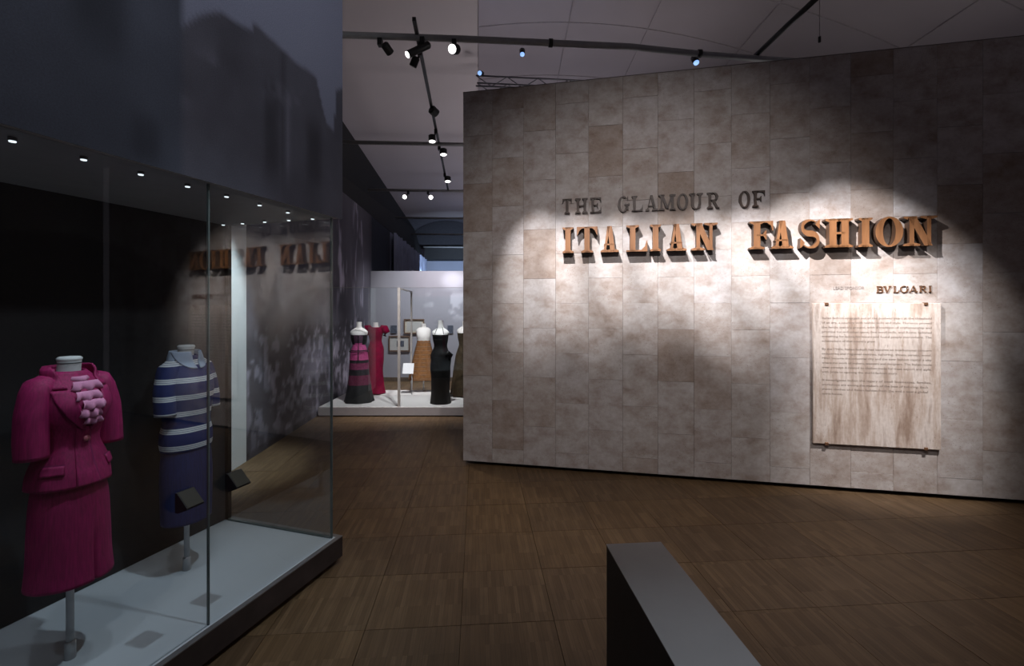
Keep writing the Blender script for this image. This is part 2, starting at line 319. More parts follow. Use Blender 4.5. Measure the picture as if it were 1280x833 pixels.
for y, x in cands[299:]:
    rest.add([(x+a*ca-b_*sa, y+a*sa+b_*ca, z) for a, b_, z in pm.v], pm.f)
if rest.v: rest.obj('far_floor_panels', M['floor'], fl, kind='stuff')

# ------------------------------------------------------------------ travertine wall
WA = Vector((-.549, 5.22, 0)); WR = math.atan2(-.20819532, .97808727); WLEN = 6.69
WX = Vector((.97808727, -.20819532, 0)); WN = Vector((-.20819532, -.97808727, 0))
def onwall(s, z, off=0): return WA+WX*s+WN*off+Vector((0, 0, z))
wall = thing('wall_front', 'freestanding wall clad in grey beige travertine tiles carrying the title', None, WA, WR, kind='structure')
MB().box(.004, WLEN, .012, .30, .042, 4.178).obj('wall_core', M['core'], wall)
MB().box(.10, WLEN, .10, .25, 0, .042).obj('recessed_base', M['recess'], wall)
TW, TH = .352, .536
tme = {}
def tile_mesh(w, hh, bw):
    k = (round(w, 3), round(hh, 3))
    if k not in tme:
        g = .0004; e = .0014
        m = MB().add([(g, .012, g), (w-g, .012, g), (w-g, .012, hh-g), (g, .012, hh-g), (g, -.0005, g), (w-g, -.0005, g), (w-g, -.0005, hh-g), (g, -.0005, hh-g),
                      (g+e, -.003, g+e), (w-g-e, -.003, g+e), (w-g-e, -.003, hh-g-e), (g+e, -.003, hh-g-e)],
                     [(8, 9, 10, 11), (4, 5, 9, 8), (5, 6, 10, 9), (6, 7, 11, 10), (7, 4, 8, 11), (0, 1, 5, 4), (1, 2, 6, 5), (2, 3, 7, 6), (3, 0, 4, 7)])
        tme[k] = m.mesh('wall_tile', M['trav'])
    return tme[k]
cols = [(0, .338)]+[(.338+TW*i, min(.338+TW*(i+1), WLEN)) for i in range(19)]
for ci, (s0, s1) in enumerate(cols):
    z0 = .198 if ci % 2 else .466
    zs = [.042]+[z0+TH*k for k in range(-1, 8) if .06 < z0+TH*k < 4.17]+[4.18]
    for a, b_ in zip(zs, zs[1:]):
        link('wall_tile', tile_mesh(s1-s0, b_-a, 0), wall, (s0, random.uniform(-.0012, .0012), a))
MB().box(0, WLEN, -.003, .30, 4.18, 4.186).obj('wall_cap', M['core'], wall)

# ------------------------------------------------------------------ letters
def ell(cx, cz, rx, rz, a0, a1, n=20):
    return [(cx+rx*math.cos(R(a0+(a1-a0)*i/n)), cz+rz*math.sin(R(a0+(a1-a0)*i/n))) for i in range(n+1)]
def ringq(o, i):
    return [[o[k], o[k+1], i[k+1], i[k]] for k in range(len(o)-1)]
def glyph(ch, w, s, t, e):
    """slab lettering, height 1: width w, stem s, thin stroke t, serif overhang e -> list of polygons"""
    P = []
    rect = lambda a, b, c, d: P.append([(a, b), (c, b), (c, d), (a, d)])
    def serif(c, top, half=None, l=None):
        hl = half or s/2+e; 
        z0, z1 = (1-t, 1) if top else (0, t)
        rect(c-hl, z0, c+hl, z1); k = t*.9
        zz = (1-t) if top else t; sg = -1 if top else 1
        q = (l or s)/2
        P.append([(c-hl*.93, zz), (c-q, zz), (c-q, zz+sg*k)]); P.append([(c+q, zz), (c+hl*.93, zz), (c+q, zz+sg*k)])
    def stem(c, b=0, tp=1, wd=None):
        wd = wd or s; rect(c-wd/2, b, c+wd/2, tp)
    def diag(x0, z0, x1, z1, wd): P.append([(x0-wd/2, z0), (x0+wd/2, z0), (x1+wd/2, z1), (x1-wd/2, z1)])
    if ch == 'I':
        stem(w/2); serif(w/2, 0, w/2); serif(w/2, 1, w/2)
    elif ch == 'T':
        stem(w/2); serif(w/2, 0); rect(0, 1-t, w, 1)
        P.append([(0, 1-t), (0, .66), (w*.04, .70), (w*.13, .86), (w*.26, 1-t)]); P.append([(w, 1-t), (w-w*.26, 1-t), (w-w*.13, .86), (w-w*.04, .70), (w, .66)])
    elif ch == 'A':
        th = s*.42; ap = w*.47
        diag(e+th*.6, t*.5, ap-s*.1, 1, th); diag(w-e-s*.62, t*.5, ap+s*.05, 1, s*.88)
        rect(w*.2, .27, w*.75, .27+t*.9); serif(e+th*.6, 0, th/2+e*.9, th); serif(w-e-s*.62, 0)
    elif ch == 'L':
        c = e+s/2; stem(c); serif(c, 1); rect(0, 0, w, t)
        P.append([(w, t), (w, .42), (w*.97, .40), (w*.9, .2), (w*.72, t)])
    elif ch == 'N':
        th = s*.62; c0 = e+th/2; c1 = w-e-th/2
        stem(c0, wd=th); stem(c1, wd=th*.85); diag(c0+s*.02, 1, c1-th*.12, 0, s*1.05); serif(c0, 0, None, th); serif(c0-e*.3, 1, e+th*.5, th); serif(c1, 1, None, th)
    elif ch in 'FE':
        c = e+s/2; stem(c); serif(c, 0) if ch == 'F' else rect(0, 0, w, t); serif(c, 1); rect(c, 1-t, w, 1)
        P.append([(w, 1-t), (w*.72, 1-t), (w*.9, .84), (w*.97, .66), (w, .64)])
        rect(c, .5-t/2, w*.68, .5+t/2); P.append([(w*.72, .32), (w*.72, .68), (w*.66, .64), (w*.56, .5), (w*.66, .36)])
        if ch == 'E': P.append([(w, t), (w, .38), (w*.97, .36), (w*.9, .18), (w*.72, t)])
    elif ch == 'H':
        c0 = e+s/2; c1 = w-c0; stem(c0); stem(c1); rect(c0, .5-t*.6, c1, .5+t*.6)
        for c in (c0, c1): serif(c, 0); serif(c, 1)
    elif ch in 'OGC':
        a0, a1 = (0, 360) if ch == 'O' else (55, 348)
        o = ell(w/2, .5, w/2, .52, a0, a1, 40); i = ell(w/2, .5, w/2-s, .52-t, a0, a1, 40); P += ringq(o, i)
        if ch == 'G':
            rect(w-s, .12, w, .46); serif(w-s/2, 0, s/2+e*.8, s); P[-3:] = [[(x, z+.42) for x, z in q] for q in P[-3:]]
            P.append([(w*.9, .72), (w*.97, .70), (w*.97, 1.0), (w*.92, .98), (w*.84, .86)])
    elif ch == 'S':
        k = []
        for q in range(41):
            u = q/40
            if u < .5: a = R(40+ (270-40)*u/.5); k.append((w*.5+w*.36*math.cos(a), .745+.235*math.sin(a)))
            else: a = R(90-(90+140)*(u-.5)/.5); k.append((w*.5+w*.38*math.cos(a), .265+.245*math.sin(a)))
        wd = [t*.6+(s*.95-t*.6)*math.exp(-((q/40-.5)/.15)**2)+s*.35*math.exp(-((q/40-.2)/.09)**2)+s*.35*math.exp(-((q/40-.8)/.09)**2) for q in range(41)]
        L_, R_ = [], []
        for q, (x, z) in enumerate(k):
            x0, z0 = k[max(q-1, 0)]; x1, z1 = k[min(q+1, 40)]; d = math.hypot(x1-x0, z1-z0) or 1; nx, nz = -(z1-z0)/d, (x1-x0)/d
            L_.append((x+nx*wd[q]/2, z+nz*wd[q]/2)); R_.append((x-nx*wd[q]/2, z-nz*wd[q]/2))
        P += ringq(L_, R_)
        P.append([(w*.74, .82), (w*.95, .66), (w*.97, 1.0), (w*.90, .97)]); P.append([(w*.26, .18), (w*.05, .36), (w*.02, 0), (w*.10, .03)])
    elif ch == 'M':
        th = s*.7; c0 = e+th/2; c1 = w-e-s/2
        stem(c0, wd=th); stem(c1); diag(c0+s*.1, 1, w*.5, .1, s); diag(c1, 1, w*.5, .1, th); serif(c0, 0, None, th); serif(c1, 0); serif(c0, 1, None, th); serif(c1, 1)
    elif ch == 'U':
        th = s*.8; c0 = e+s/2; c1 = w-e-th/2
        rect(c0-s/2, .3, c0+s/2, 1); rect(c1-th/2, .3, c1+th/2, 1); serif(c0, 1); serif(c1, 1, None, th)
        mx = (c0-s/2+c1+th/2)/2; hw = (c1+th/2-c0+s/2)/2
        P += ringq(ell(mx, .32, hw, .33, 180, 360), ell(mx, .32, hw-s, .33-t, 180, 360))
    elif ch in 'RPB':
        c = e+s/2; stem(c); serif(c, 0) if ch != 'B' else rect(0, 0, w*.55, t); serif(c, 1); rect(c, 1-t, w*.55, 1); rect(c, .48, w*.55, .48+t)
        P += ringq(ell(w*.52, .74, w*.38, .26, -90, 90), ell(w*.52, .74, w*.38-s, .26-t, -90, 90))
        if ch == 'R': diag(w-e*.4-s*.5, 0, w*.5, .52, s); rect(w-e*.4-s*.9, 0, w, t)
        if ch == 'B': P += ringq(ell(w*.54, .265, w*.46, .265, -90, 90), ell(w*.54, .265, w*.46-s, .265-t, -90, 90))
    elif ch == 'V':
        th = s*.6; diag(w*.5-s*.1, 0, e+s*.5, 1, s); diag(w*.5+s*.1, 0, w-e-th*.5, 1, th); serif(e+s*.5, 1); serif(w-e-th*.5, 1, None, th)
    return P
def letter_mesh(ch, width, height, depth, s, t, e):
    mb = MB()
    for q in glyph(ch, width/height, s, t, e):
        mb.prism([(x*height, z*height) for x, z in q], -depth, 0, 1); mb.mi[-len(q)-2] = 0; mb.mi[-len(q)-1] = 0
    return mb
ordn = ['first', 'second', 'third', 'fourth', 'fifth', 'sixth', 'seventh', 'eighth', 'ninth', 'tenth']
BIG = [('ITALIAN', [(1.124, 1.239), (1.275, 1.487), (1.514, 1.713), (1.781, 1.988), (2.017, 2.122), (2.173, 2.375), (2.424, 2.648)]),
       ('FASHION', [(2.95, 3.159), (3.138, 3.344), (3.389, 3.57), (3.608, 3.841), (3.887, 4.002), (4.025, 4.249), (4.262, 4.506)])]
for wi, (word, sp) in enumerate(BIG):
    s_ = .205 if wi == 0 else .225
    for k, (ch, (a, b_)) in enumerate(zip(word, sp)):
        z0 = 2.338-.0045*(a-1.12)
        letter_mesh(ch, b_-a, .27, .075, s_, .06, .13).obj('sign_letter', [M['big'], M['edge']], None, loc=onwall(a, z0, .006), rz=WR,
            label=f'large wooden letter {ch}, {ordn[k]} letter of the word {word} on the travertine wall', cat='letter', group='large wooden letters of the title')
SMALL = [('THE', [(1.118, 1.217), (1.254, 1.384), (1.41, 1.525)]), ('GLAMOUR', [(1.698, 1.804), (1.836, 1.948), (1.971, 2.101), (2.109, 2.27), (2.285, 2.392), (2.403, 2.53), (2.57, 2.688)]),
         ('OF', [(2.867, 2.972), (2.99, 3.105)])]
for word, sp in SMALL:
    for k, (ch, (a, b_)) in enumerate(zip(word, sp)):
        letter_mesh(ch, b_-a, .16, .016, .16, .08, .10).obj('sign_letter', [M['small'], M['small']], None, loc=onwall(a, 2.764-.006*(a-1.12), .006), rz=WR,
            label=f'small dark letter {ch}, {ordn[k]} letter of the word {word} in the upper title line', cat='letter', group='small dark letters of the title')
sponsor = thing('sponsor_lettering', 'small bronze capital letters spelling the sponsor name above the text panel', 'lettering', onwall(4.07, 1.90, .004), WR)
for ch, a, b_ in [('B', 4.07, 4.126), ('V', 4.126, 4.188), ('L', 4.208, 4.253), ('G', 4.26, 4.327), ('A', 4.337, 4.404), ('R', 4.417, 4.474), ('I', 4.493, 4.512)]:
    letter_mesh(ch, b_-a, .062, .008, .17, .11, .08).obj('letter', [M['bronze'], M['bronze']], sponsor, loc=(a-4.07, 0, 0))
def text_mesh(name, body, size, spacing=1.0, width=None):
    cu = bpy.data.curves.new(name, 'FONT'); cu.body = body; cu.size = size; cu.resolution_u = 2; cu.space_line = spacing; cu.extrude = .0006
    o = bpy.data.objects.new(name, cu); COL.objects.link(o)
    me = bpy.data.meshes.new_from_object(o.evaluated_get(bpy.context.evaluated_depsgraph_get())); bpy.data.objects.remove(o)
    xs = [v.co.x for v in me.vertices]; kx = (width/max(xs)) if width else 1
    for v in me.vertices: v.co = (v.co.x*kx, -v.co.z, v.co.y)
    return me
def text_obj(name, body, size, m, parent, loc, width=None, **k):
    me = text_mesh(name, body, size, 1, width); me.materials.append(m); return link(name, me, parent, loc, **k)
t = text_mesh('lead_sponsor_text', 'LEAD SPONSOR', .044, 1, .263); t.materials.append(M['pale_ink'])
link('lead_sponsor_text', t, None, onwall(3.706, 1.932, .005), WR, 'faint printed words LEAD SPONSOR left of the bronze sponsor lettering', 'lettering')
panel = thing('text_panel', 'travertine slab printed with introductory text, fixed by four clips to the wall', 'panel', onwall(3.522, .458, .006), WR)
o = MB().box(0, 1.05, -.03, 0, 0, 1.342).obj('slab', M['slab'], panel); bevel(o, .003, 1)
for x in (.115, .93):
    for z, in ((1.335,), (.004,)):
        o = MB().box(x-.016, x+.016, -.038, -.004, z-.014, z+.014).obj('clip', M['bronze'], panel); bevel(o, .003, 1)
LINES = ["Italian fashion emerged out of the postwar years at the threshold", "of an era, a country with textile skills and style. Florence proved", "the fertile training ground, with a tradition of craftsmanship and", "promise for individual taste, fine wool mills, and Rome tailored",
 "something for ladies, for leisure and found people everywhere. The", "achievement of that country grew.", "",
 "By the 1960s, Italian fashion had become an international concern", "industries and regional centres, tailoring, shoes, jersey, wool,", "Milan became the industrial city and the new fashion capital a city", "where the work of makers, weavers and designers. The Italian made",
 "wear concept is related to clothes made for mass export and style.", "with pride to opening the world fashion story.", "",
 "It investigates Italian the legacy of small businesses, families,", "workshops are among the makers of the best of tailoring. Each", "shows clothes and Italian fashion from the end a new a global", "spirit house."]
zz = 1.342-.150
for ln in LINES:
    if ln: text_obj('printed_line', ln, .030, M['ink'], panel, (.075, -.0306, zz), .90*min(1, len(ln)/63) if len(ln) > 50 else .0137*len(ln))
    zz -= .0435 if ln else .034

# ------------------------------------------------------------------ long left wall, end walls, ceilings
def lwx(y): return -3.04-.062*(y-5.31)
def wpt(y, z, off=0): return (lwx(y)+off, y, z)
wl = thing('wall_left', 'long left wall with a printed crowd photograph and navy end', None, (0, 0, 0), kind='structure')
def slabwall(y0, y1, z0, z1, m, name):
    MB().add([wpt(y0, z0), wpt(y1, z0), wpt(y1, z1), wpt(y0, z1), wpt(y0, z0, -.15), wpt(y1, z0, -.15), wpt(y1, z1, -.15), wpt(y0, z1, -.15)],
             [(0, 1, 2, 3), (7, 6, 5, 4), (0, 3, 7, 4), (1, 5, 6, 2), (3, 2, 6, 7), (0, 4, 5, 1)]).obj(name, m, wl)
slabwall(3.9, 4.85, 0, 4.0, M['core'], 'dark_wall_panel'); slabwall(4.85, 5.31, 0, 4.0, M['white'], 'white_wall_panel'); slabwall(5.31, 11.25, 0, 4.0, M['core'], 'wall_core')
slabwall(11.25, 13.5, 0, 3.99, M['navywall'], 'navy_wall_panel'); slabwall(13.5, 21.15, 0, 3.99, M['endwall'], 'blue_wall_panel')
def crowd(u, v):
    y = 5.31+u*5.94; z = v*4.0
    top = 1.45+.25*(fbm(y*1.1, y*0, 3)-.5)
    people = 1-sstep(top-.12, top+.12, z)
    heads = fbm(y*9, z*8, 3); blot = sstep(.50, .68, heads)*people*(.35+.65*sstep(.1, .6, z))
    cloth = sstep(.5, .6, fbm(y*3.1+9, z*2.2, 3))*(1-sstep(.9, 1.3, z))
    streak = sstep(.55, .72, fbm(y*5, z*1.3+5, 4))*np.exp(-((y-8.9)/.35)**2)*sstep(1.4, 2.2, z) + .8*sstep(.52, .7, fbm(y*6+3, z*1.5, 4))*np.exp(-((y-10.1)/.4)**2)
    base = .10+.07*fbm(y*1.5, z*1.2, 4)
    k = base+.20*blot+.20*cloth*people-.05*people*(1-blot)+.5*streak
    skirt = (1-sstep(.06, .10, z)); k = k*(1-.6*skirt)
    return np.stack([k*1.0, k*.93, k*1.15], 1)
print_sheet('crowd_photograph', wpt(5.31, 0, .004), wpt(11.25, 0, .004), wpt(5.31, 4.0, .004), 150, 110, crowd, wl)
# vertical folds of the blue curtain in the far left
cb = MB(); P = [[], []]
for i in range(161):
    y = 13.55+7.5*i/160
    for r_, z in ((0, .02), (1, 3.97)): P[r_].append((lwx(y)+.10+.05*math.sin(i*.9)+.03*math.sin(i*.37), y, z))
cb.grid(P).obj('stage_curtain', M['curtain'], None, True, label='bluish pleated curtain along the far left wall behind the partition', cat='curtain')
MB().box(-6, 6, 22, 22.2, 0, 4.6).obj('wall_back', M['endwall'], kind='structure')
gb = MB().box(-9, 9, 22, 22.2, 4.6, 7.5); gb.obj('wall_gable', M['gable'], kind='structure')
ar = MB(); ar.prism([(-6.2, 4.6), (-1.2, 4.6)]+ell(-3.7+.6, 4.6, 1.9, 1.3, 0, 180, 20), 21.93, 21.99); ar.obj('trim_1', M['gabledark'], kind='structure')
MB().box(6.0, 6.15, -2.6, 3.75, 0, 4.6).obj('wall_right', M['core'], kind='structure')
# ceilings: low lining on the left with an open edge, tent lining to the right
def cx(y): return -.0724*y
cl = MB(); zc = 6.0
cl.add([(-9, -2, zc), (cx(-2), -2, zc), (cx(22), 22, zc), (-9, 22, zc), (-9, -2, zc+.1), (cx(-2), -2, zc+.1), (cx(22), 22, zc+.1), (-9, 22, zc+.1)], [(0, 1, 2, 3), (4, 7, 6, 5), (0, 4, 5, 1), (1, 5, 6, 2), (2, 6, 7, 3), (3, 7, 4, 0)])
ceil = cl.obj('ceiling', M['ceil'], kind='structure')
# tent lining: shallow vault of separate fabric bays, ridge running along the hall
tent = thing('ceiling_tent', 'pale fabric tent lining with seams above the stone wall', None, (0, 0, 0), kind='structure')
def tz(x): return 8.3-.035*(x-1.0)**2
ys = [-2, 1.0, 2.6, 4.2, 5.8, 7.4, 9.0, 10.6, 13, 16, 22]
for a, b_ in zip(ys, ys[1:]):
    P = []
    for q in range(5):
        y = a+(b_-a)*q/4; P.append([(cx(y)+.0+i*(10.5-cx(y))/24, y, tz(cx(y)+i*(10.5-cx(y))/24)+.05*math.sin(math.pi*q/4)) for i in range(25)])
    MB().grid(P).obj('fabric_bay', M['tent'], tent, True)
    MB().tube([(x, a, tz(x)-.005) for x in np.linspace(cx(a)+.02, 10.4, 20)], .012, 6).obj('seam', M['seam'], tent)
for x in (1.3, 3.1, 5.2, 7.6):
    MB().tube([(x, y, tz(x)-.006) for y in np.linspace(-1.5, 21, 24)], .011, 6).obj('seam', M['seam'], tent)
MB().add([(cx(-2), -2, zc), (cx(22), 22, zc), (cx(22), 22, 8.4), (cx(-2), -2, 8.4), (cx(-2)-.008, -2, zc), (cx(22)-.008, 22, zc), (cx(22)-.008, 22, 8.4), (cx(-2)-.008, -2, 8.4)],
    [(0, 1, 2, 3), (4, 7, 6, 5), (0, 3, 7, 4), (1, 5, 6, 2), (3, 2, 6, 7), (0, 4, 5, 1)]).obj('ceiling_riser', M['ceil'], ceil)
# black service gantry along the left wall and across the end
ga = MB()
sec = lambda y: [(lwx(y)-.6, y, 4.002), (lwx(y), y, 4.002), (-3.26-.097*(y-9.0), y, 5.35), (lwx(y)-.8, y, 5.35)]
A0, A1 = sec(3.6), sec(21.15)
ga.add(A0+A1, [(0, 1, 2, 3), (7, 6, 5, 4)]+[(i, i+4, (i+1) % 4+4, (i+1) % 4) for i in range(4)]).obj('service_gantry', M['gantry'], None,
    label='long black service gantry running along the top of the left wall', cat='gantry')
MB().box(-4.0, 5, 21.2, 21.9, 4.0, 4.62).obj('service_gantry', M['gantry'], None, label='black cross gantry closing the far end of the hall', cat='gantry')

# ------------------------------------------------------------------ lighting bars, rail, cables, truss
BZ = 4.5
def tub(name, pts, r, m, label, cat, group=None, n=10): return MB().tube(pts, r, n).obj(name, m, None, True, label=label, cat=cat, group=group)
bar1 = thing('lighting_bar', 'nearest grey lighting bar, crossing above the top of the stone wall', 'bar', (0, 0, 0), 0, 'lighting bars across the hall')
b1 = [(-2.45, 4.58, BZ), (-1.69, 4.66, BZ), (-.49, 4.73, BZ), (.40, 4.80, BZ), (1.24, 4.87, BZ), (2.10, 5.02, BZ), (2.76, 5.11, BZ), (3.4, 5.19, BZ)]
MB().tube(b1, .032, 12).obj('pipe', M['bar'], bar1, True)
for x, y in ((.40, 4.80), (2.02, 5.0)):
    MB().tube([(x-.02, y, BZ), (x+.02, y+.003, BZ)], .042, 12).obj('clamp', M['dark_metal'], bar1, True)
for k, (y, lab) in enumerate(((7.8, 'second grey lighting bar, level with the upper left corner of the stone wall'), (10.9, 'third grey lighting bar, carrying two small lit spotlights'), (14.2, 'fourth grey lighting bar, above the far partition'), (17.3, 'fifth grey lighting bar, just beyond the fourth'), (20.9, 'farthest grey lighting bar, in front of the black cross gantry'))):
    tub('lighting_bar', [(lwx(y)+.06, y-.012*6+(lwx(y)+.06)*.03, BZ), (3.2, y+.22, BZ)], .032, M['bar'], lab, 'bar', 'lighting bars across the hall')
def railx(y): return -.94-(y-4.48)*.0868
MB().box(-.017, .017, 0, 6.45, -.02, .02).obj('track_rail', M['dark_metal'], None, loc=(-.94, 4.45, BZ+.03), rz=math.atan(.0868), label='black lighting track running lengthwise under the ceiling with spotlights', cat='track')
tub('ceiling_rail', [(2.81, 3.2, BZ+.05), (2.72, 4.6, BZ+.05), (2.69, 5.2, BZ+.05)], .026, M['dark_metal'], 'dark rail slanting from the nearest bar to the top right', 'rail')
cb2 = thing('hanging_wire', 'thin wire with a dark clip hanging above the stone wall', 'wire', (2.85, 4.3, 3.6))
MB().tube([(0, 0, .62), (0, 0, 4.2)], .003, 5).obj('wire', M['seam'], cb2); MB().tube([(0, 0, .62), (0, 0, .67)], .012, 8).obj('clip', M['dark_metal'], cb2)
tr = thing('roof_truss', 'aluminium box truss above the left part of the stone wall', 'truss', (-.6, 7.7, 5.45))
for dy in (0, .25):
    for dz in (0, .17):
        MB().tube([(0, dy, dz), (4.2, dy+.4, dz)], .014, 8).obj('chord', M['truss'], tr, True)
br = 0
for dy in (0, .25):
    for k in range(16):
        x0 = k*.26; x1 = x0+.26; a, b_ = (0, .17) if k % 2 else (.17, 0)
        MB().tube([(x0, dy+x0*.095, a), (x1, dy+x1*.095, b_)], .008, 6).obj('brace', M['truss'], tr)
def disc_lamp(loc, r, m, label, cat, nrm):
    t_ = thing('ceiling_lamp', label, cat, loc, 0, 'blue lamps in the tent roof')
    d = Vector(nrm).normalized()
    MB().tube([Vector((0, 0, 0)), d*.10], [r*1.1, r*1.25], 16).obj('housing', M['dark_metal'], t_, True)
    MB().tube([d*-.015, d*.004], [r*.9, r], 16).obj('lens', m, t_, True)
    return t_
disc_lamp((.16, 7.2, 5.70), .036, M['lamp_blue'], 'round blue lamp above the left part of the stone wall', 'lamp', (0, .6, 1))
disc_lamp((2.58, 6.5, 5.20), .04, M['lamp_blue'], 'round blue lamp close above the top edge of the stone wall', 'lamp', (-.1, .5, 1))
disc_lamp((-.53, 7.62, 5.62), .036, M['lamp_blue'], 'blue lamp at the left end of the aluminium truss', 'lamp', (.2, .8, .3))
def track_spot(label, at, d, r=.045, ln=.1, lit=True, drop=.09, side=(0, 0, 0)):
    """at: hanging point on the bar; d: beam direction"""
    t_ = thing('track_spotlight', label, 'spotlight', at, 0, 'track spotlights under the ceiling')
    d = Vector(d).normalized(); c = Vector((0, 0, -drop-.02))+Vector(side)
    MB().box(-.022, .022, -.03, .03, -.07, 0).obj('adapter', M['dark_metal'], t_)
    MB().tube([(0, 0, -.05), c], .011, 8).obj('bracket', M['dark_metal'], t_, True)
    a, b_ = c-d*ln*.5, c+d*ln*.5
    o = MB().tube([a-d*.012, a, b_, b_], [r*.75, r, r, r*.92], 20).obj('body', M['dark_metal'], t_)
    MB().tube([b_-d*.004, b_+d*.003], r*.86, 20).obj('lens', M['lamp'] if lit else M['lamp_off'], t_)
track_spot('dark unlit spotlight, leftmost on the nearest bar', (-1.33, 4.68, BZ-.03), (.4, .8, -.45), .042, .09, False, .08, (.075, 0, 0))
track_spot('long black projector spotlight tilted down to the left on the nearest bar', (-.90, 4.66, BZ-.03), (-.70, -.42, -.6), .036, .27, True, .13, (-.04, -.02, .02))
track_spot('round lit spotlight, rightmost on the nearest bar', (-.585, 4.7, BZ-.03), (-.35, -.8, -.42), .05, .09, True, .07)
track_spot('dark spotlight on the track just under the long projector', (railx(4.95), 4.95, BZ+.01), (-.4, .2, -.8), .04, .09, False, .11, (-.06, 0, 0))
track_spot('dark unlit spotlight on the track, nearer than the three lit ones', (railx(6.4), 6.4, BZ+.01), (.5, .7, -.3), .06, .09, False, .06, (.03, 0, .04))
track_spot('nearest lit spotlight of three along the black track', (railx(7.15), 7.15, BZ+.01), (.05, -.1, -1), .055, .09, True, .12, (-.06, 0, 0))
track_spot('middle lit spotlight of three along the black track', (railx(7.88), 7.88, BZ+.01), (.05, -.1, -1), .06, .09, True, .08, (.07, 0, 0))
track_spot('farthest lit spotlight of three along the black track', (railx(9.47), 9.47, BZ+.01), (.05, -.1, -1), .065, .09, True, .1, (.06, 0, 0))
track_spot('left one of two lit spotlights on the third bar', (-2.40, 10.735, BZ-.03), (-.1, -1, -.35), .055, .09, True, .11, (-.07, 0, 0))
track_spot('right one of two lit spotlights on the third bar', (-1.95, 10.77, BZ-.03), (.1, -1, -.35), .055, .09, True, .11, (.07, 0, 0))

# ------------------------------------------------------------------ large glass case on the left
CR = math.atan2(-.954, -.2999); CO = Vector((-1.18, 3.23, 0))
# local frame: x runs along the front towards the camera, y points out of the front, back is -y
CW = 1.0; CL = 5.2
def cw(x, y, z): return CO+Matrix.Rotation(CR, 3, 'Z') @ Vector((x, y, z))
case = thing('display_case', 'large walk-along glass case with dark printed bulkhead on the left', 'display case', CO, CR)
MB().box(.05, CL, -CW, -.06, 0, .03).obj('recessed_plinth', M['recess'], case)
MB().box(0, CL, -.03, 0, .03, .164).obj('front_fascia', M['fascia'], case)
MB().box(0, .03, -CW, -.03, .03, .164).obj('end_fascia', M['fascia'], case)
MB().box(0, CL, -.03, .002, .164, .17).add(*(lambda m: (m.v, m.f))(MB().box(-.002, .03, -CW, -.03, .164, .17))).obj('metal_edge', M['trim'], case)
for a, b_ in ((.03, 2.2), (2.202, 3.6), (3.602, CL)):
    MB().box(a, b_, -CW, -.03, .03, .168).obj('platform_board', M['platform'], case)
MB().box(0, CL, -CW-.04, -CW, .0, 2.375).obj('back_panel', M['case_back'], case)
MB().box(0.03, .055, -CW, -CW+.03, .17, 2.375).obj('corner_post', M['dark_metal'], case)
CT = 2.375
MB().box(0.02, CL, -CW, -.02, CT, CT+.03).obj('ceiling_panel', M['case_ceiling'], case)
xs = [.045, .970, 1.895, 2.82, 3.745, 4.67]
for a, b_ in zip(xs, xs[1:]):
    MB().box(a+.003, b_-.003, -.055, -.045, .168, CT).obj('glass_pane', M['glass'], case)
for x in xs[1:]:
    MB().box(x-.0035, x+.0035, -.056, -.044, .168, CT).obj('glass_joint', M['glass_edge'], case)
MB().box(.045, .055, -CW+.03, -.056, .168, CT).obj('glass_pane', M['glass'], case)
MB().box(.0445, .0565, -.057, -.0445, .168, CT).obj('corner_joint', M['glass_edge'], case)
MB().box(.04, .06, -CW+.03, -.056, .168, .178).obj('glass_channel', M['glass_edge'], case)
def scaffold(u, v):
    x = u*CL; z = v*2.2
    n = fbm(x*3, z*3, 5); k = .040+.026*(n-.4)
    lines = np.zeros_like(x)
    for c in (1.75, 1.95, 2.35): lines = np.maximum(lines, np.exp(-((x-c)/.012)**2))
    for c in (.7, .95, 1.2, 1.45, 1.7): lines = np.maximum(lines, np.exp(-((z-c)/.012)**2)*(x > 1.7))
    for q in range(4): lines = np.maximum(lines, np.exp(-((z-.7-.25*q-(x-1.75)*1.1)/.012)**2)*(x > 1.7)*(z < 1.7))
    arch = sstep(0, .03, 1.55+.45*np.sqrt(np.clip(1-((x-1.0)/.75)**2, 0, 1))-z)*(np.abs(x-1.0) < .74)
    k = k*(1-.4*arch)+.025*lines
    return np.stack([k, k*.98, k*1.05], 1)
print_sheet('scaffold_photograph', (.06, -CW+.004, .17), (CL, -CW+.004, .17), (.06, -CW+.004, CT), 300, 110, scaffold, case)
